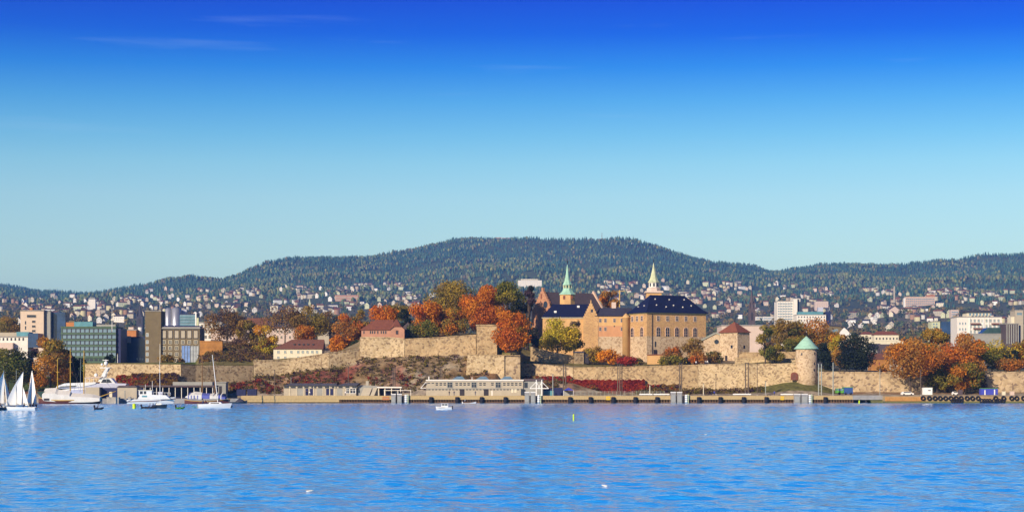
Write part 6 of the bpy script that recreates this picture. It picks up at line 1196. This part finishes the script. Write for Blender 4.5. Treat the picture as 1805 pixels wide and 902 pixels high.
for a, c, t, e_, u, Y, lb in ((1518, 1541, 584, 589, 602, 1550, 'left red-roofed house of the row above the long pale wall'), (1541, 1584, 583, 590, 603, 1500, 'longer red-roofed house right of its neighbour above the long pale wall')):
    F = Fr('row_house', lb, 'house', a, u, Y, 0, 'red-roofed houses in a row'); L = F.x(c); F.part(MB().box(0, L, 0, 11, -12, F.z(e_)), 'wall', [CREAM]); F.part(roofed(MB(), L, 11, F.z(e_), F.m(e_ - t), .5, 3, 3), 'roof', [TILE_RED]); wins(F, range(a + 4, c - 2, 6), (e_ + u) / 2, 2.4, 3.4, 'pane')
wall('long low pale wall below the red-roofed row', [(1526, 601, 612), (1560, 601, 612), (1592, 600.5, 612)], CREAM, 2, .1, 'boundary_wall', 1250, CREAM)
for a, c, t, e_, u, Y, wm, rm, lb in ((1534, 1553, 605, 616, 630, 1080, GREYP, SLATE_GREY, 'grey-roofed shed above the ochre house'), (1553, 1590, 606, 624, 634, 1040, BEIGE, SLATE_PURPLE, 'broad violet-roofed warehouse beside the huge rust-orange tree'), (1536, 1568, 622, 633, 648, 900, OCHRE, TILE_BROWN, 'ochre house with brown roof above the block rampart')):
    F = Fr('shed_house', lb, 'house', a, u, Y); L = F.x(c); F.part(MB().box(0, L, 0, 9, -8, F.z(e_)), 'wall', [wm]); F.part(roofed(MB(), L, 9, F.z(e_), F.m(e_ - t), .4), 'roof', [rm]); wins(F, (a + 6, a + 14), (e_ + u) / 2, 2.6, 5, 'pane', None, TILE_RED)
F = Fr('chimney', 'tall slim pale factory chimney on the right slope', 'chimney', 1576.5, 540, far_Y(1576.5, 540)); F.part(MB().lathe([(F.m(1.9), -20), (F.m(1.5), F.z(504))], 12), 'shaft', [BEIGE]); F.part(MB().lathe([(F.m(1.7), F.z(505.5)), (F.m(1.7), F.z(504) + .3)], 12), 'rim', [CONC_D])
F = far_block('apartment_block', 'long tan apartment block with a grid of windows on the right slope', 1596, 1648, 523, 543, PINK, (527, 531, 535, 539), 3.6, 16, None, GLASS_L); F.part(F.box(MB(), 1634, 1648.4, 519.5, 522.4, 1, 14), 'roof_storey', [ORANGEP]); F.part(F.box(MB(), 1594, 1596, 525, 545, 1, 14), 'side_wall', [WHITE])
F = Fr('gabled_church', 'white gabled church with a dark roof below the factory chimney', 'church', 1567, 553, far_Y(1577, 553)); F.part(MB().prism([(0, -20), (F.x(1586), -20), (F.x(1586), F.z(546)), (F.x(1577), F.z(539)), (0, F.z(546))], 0, 20), 'gable_wall', [PALEPINK]); F.part(MB().prism([(F.x(1565), F.z(547.5)), (F.x(1577), F.z(539.6)), (F.x(1589), F.z(548.5)), (F.x(1589), F.z(547)), (F.x(1577), F.z(538)), (F.x(1565), F.z(546))], -.6, 21), 'roof', [SLATE_PURPLE]); F.part(F.box(MB(), 1588, 1630, 544.5, 556, 3, 14), 'nave_wall', [CREAM]); F.part(MB().prism([(F.x(1588), F.z(544.4)), (F.x(1632), F.z(544.4)), (F.x(1628), F.z(541)), (F.x(1592), F.z(541))], 2, 15), 'nave_roof', [TILE_BROWN]); F.part(F.box(MB(), 1629, 1636, 544, 562, 1, 7), 'white_tower', [WHITE])
F = block('hotel', 'large white hotel with balconies and a set-back top floor at the right', 'hotel', 1687, 1766, 559, 592, 1500, WHITE2, 22, 15)
F.part(F.box(MB(), 1706, 1748, 549.5, 558.4, 4, 18), 'top_floor', [CREAM]); F.part(F.box(MB(), 1702, 1752, 546.5, 549.3, 2, 20), 'top_roof', [SLATE_GREY]); grid(F, range(1711, 1764, 7), (565, 575, 584.5), 3.4, 5, 'cross', CREAM, GLASS_L); grid(F, range(1692, 1706, 5), (570, 580), 2, 4, 'pane', None, GLASS_L); wins(F, range(1710, 1748, 6), 554, 3.4, 5, 'pane', None, GLASS_L)
for px, py in ((1719, 570.5), (1756, 570.5), (1724, 579)): F.part(F.box(MB(), px - 8.5, px + 8.5, py - 1.3, py + 1.3, -1.6, -.01), 'balcony', [TILE_BROWN])
for px in (1709, 1733, 1742): F.part(F.box(MB(), px - 1, px + 1, 560, 592, -.5, -.02), 'pilaster', [WHITE])
F = block('glass_hall', 'grey hall with glazed hip roof below the white hotel', 'hall', 1706, 1770, 589, 604, 1180, GREYP, 16, 14); F.part(MB().prism([(F.x(1730), F.z(588.3)), (F.x(1771), F.z(588.3)), (F.x(1768), F.z(577)), (F.x(1742), F.z(577))], 1, 12), 'glazed_roof', [mat('green_glass', (.035, .07, .07), .2, .4, .4)]); F.part(F.box(MB(), 1767, 1772, 589, 606, -.6, -.05), 'portal', [WHITE2])
F = block('ribbed_building', 'grey-violet ribbed building beside the glazed hall', 'building', 1772, 1795, 571, 606, 1170, SLATE_PURPLE, 14, 14)
for px in range(1774, 1795, 4): F.part(F.box(MB(), px, px + 1.6, 571.5, 606, -.5, -.02), 'rib', [GREYP])
F.part(F.box(MB(), 1795.1, 1800, 573, 606, 1, 13), 'shaded_side', [NAVY])  # navy colour carries the shade of this side
F = block('office_building', 'pale beige stepped office cut by the right edge of the photo', 'office building', 1789, 1804, 547, 584, 1650, BEIGE, 16, 20); F.part(F.box(MB(), 1783, 1789, 558, 586, 2, 14), 'lower_wing', [CREAM]); wins(F, (1797,), 553, 9, 4, 'pane', None, GLASS_L)
F = block('office_building', 'pale green block with navy glass side left of the white hotel', 'office building', 1642, 1657, 567, 586, 1650, COPPER_PALE, 14, 16); grid(F, (1646, 1651), (571, 576, 581), 3, 2.6, 'pane', None, GLASS_L); F.part(F.box(MB(), 1657.1, 1688, 566.5, 588, 1, 14), 'glass_side', [GLASS_B])
far_block('apartment_block', 'narrow tan and white striped apartment tower above the navy glass block', 1676, 1690, 546, 562, PALEPINK, (550, 554, 558), None, 14)
F = far_block('grid_block', 'large pale apartment slab with ribs far up the slope above the dark tree', 913, 955, 494, 510, WHITE2, None, 4.2, 20); F.part(F.box(MB(), 918, 948, 491.5, 493.4, 3, 15), 'roof_storey', [CREAM])
far_block('apartment_block', 'long low brown apartment block on the slope left of the red-roofed house', 591, 632, 520, 533, PINKISH, (524, 528.5), 10, 16, None, BEIGE)
F = far_block('church_tower', 'white modern tower with slanting top on the far left slope', 156, 168, 527, 546, WHITE2, None, None, 12); F.part(MB().prism([(F.x(156), F.z(526)), (F.x(168), F.z(526)), (F.x(166), F.z(524)), (F.x(158), F.z(524))], 0, 12), 'slanted_top', [GREYP])
far_block('hilltop_lodge', 'pink hilltop restaurant on the crest of the big wooded hill', 872, 884, 418.5, 423, PINK, (420.5,), None, 14, 7450, GLASS, 14); far_block('hilltop_lodge', 'long red-brown lodge right of the pink restaurant on the crest', 885, 905, 419.5, 423.5, PINKISH, (421.5,), None, 14, 7440, GLASS, 14, TILE_RED); far_block('hillside_villa', 'single white villa high on the hill right of the mast', 1112, 1118, 428.5, 431.5, WHITE, None, None, 10, 7050, None, 20, TILE_RED)
F = Fr('radio_mast', 'thin lattice radio mast on the crest of the wooded hill', 'radio mast', 1061, 424, 7480); F.part(MB().tube((0, 0, -8), (0, 0, F.z(409)), 1.4, .7, 4), 'mast', [CONC_D]); F.part(MB().box(-2.6, 2.6, -1, 1, F.z(416), F.z(415)).box(-2, 2, -1, 1, F.z(412.5), F.z(411.8)), 'platform', [CONC_D])
F = Fr('crane', 'yellow construction crane between the castle spires', 'crane', 1092, 548, far_Y(1092, 548))
F.part(MB().box(-1.0, 1.0, -1, 1, -20, F.z(511)), 'tower', [YELLOW]); F.part(MB().box(-F.m(5), F.m(9), -.6, .6, F.z(513.5), F.z(512.4)), 'jib', [YELLOW]); F.part(MB().box(-F.m(5), -F.m(3.4), -1, 1, F.z(515.6), F.z(513.6)), 'counterweight', [CONC_D])
# houses on the slopes -----------------------------------------------------------------
WM = [('white', WHITE), ('cream', CREAM), ('tan', BEIGE_R), ('white', WHITE2), ('yellow-green', COPPER_PALE), ('beige', BEIGE)]; RM = [('dark', SLATE_GREY), ('red', TILE_RED), ('brown', TILE_BROWN), ('violet', SLATE_PURPLE)]
r = random.Random(44); HC = {}; ndone = 0
def housemesh(wm, rm, shape):
    k = (wm.name, rm.name, shape)
    if k not in HC:
        b = MB(); w, d, h, rh, g = shape
        b.box(-w / 2, w / 2, 0, d, -6, h, 0)
        if g: b.prism([(-w / 2 - .5, h - .3), (w / 2 + .5, h - .3), (0, h + rh)], -.6, d + .5, 1); b.prism([(-w / 2, h - .29), (w / 2, h - .29), (0, h + rh - .5)], -.62, -.605, 0)
        else: roofed(b, w, d, h, rh, .6, 0, 0, .5, 1); b.v[-6:] = [(x - w / 2, y, z) for x, y, z in b.v[-6:]]
        n = max(2, int(w / 3.2))
        for lv in range(int(h / 2.9)):
            for i in range(n): x = -w / 2 + w * (i + .5) / n; b.box(x - .55, x + .55, -.06, -.004, 1 + lv * 2.9, 2.4 + lv * 2.9, 2)
        HC[k] = b.mesh('hillside_house', [wm, rm, GLASS_L])
    return HC[k]
for where, L in HOUSES:
    cnt = {}
    for px, py, Y, wi, ri, q in L:
        (wn_, wm), (rn, rm) = WM[wi], RM[ri]
        shape = ((8, 8, 5.0, 3.4, 1), (11, 9, 5.2, 3.0, 0), (9, 9, 6.0, 4.0, 1), (18, 11, 7.0, 2.6, 0))[0 if q < .35 else 1 if q < .62 else 2 if q < .86 else 3]
        size = ('small gabled', 'low wide', 'tall gabled', 'long')[0 if q < .35 else 1 if q < .62 else 2 if q < .86 else 3]
        k = (size, wn_, rn); cnt.setdefault(k, []).append((px, py, Y, wm, rm, shape))
    for (size, wn_, rn), v in cnt.items():
        for i, (px, py, Y, wm, rm, shape) in enumerate(v):
            wt = '' if len(v) == 1 else ', ' + ORD[i] + (' of two' if len(v) == 2 else '')
            o = link('hillside_house', housemesh(wm, rm, shape), None, Vector(((px - 902.5) * Y / FPX, Y, ground_z(px, Y) + 2.0)), R(r.uniform(-35, 25)))
            tag(o, f'{size} {wn_} house, {rn} roof, {where}{wt}'.replace('yellow-green', 'greenish'), 'house', 'hillside houses ' + where)
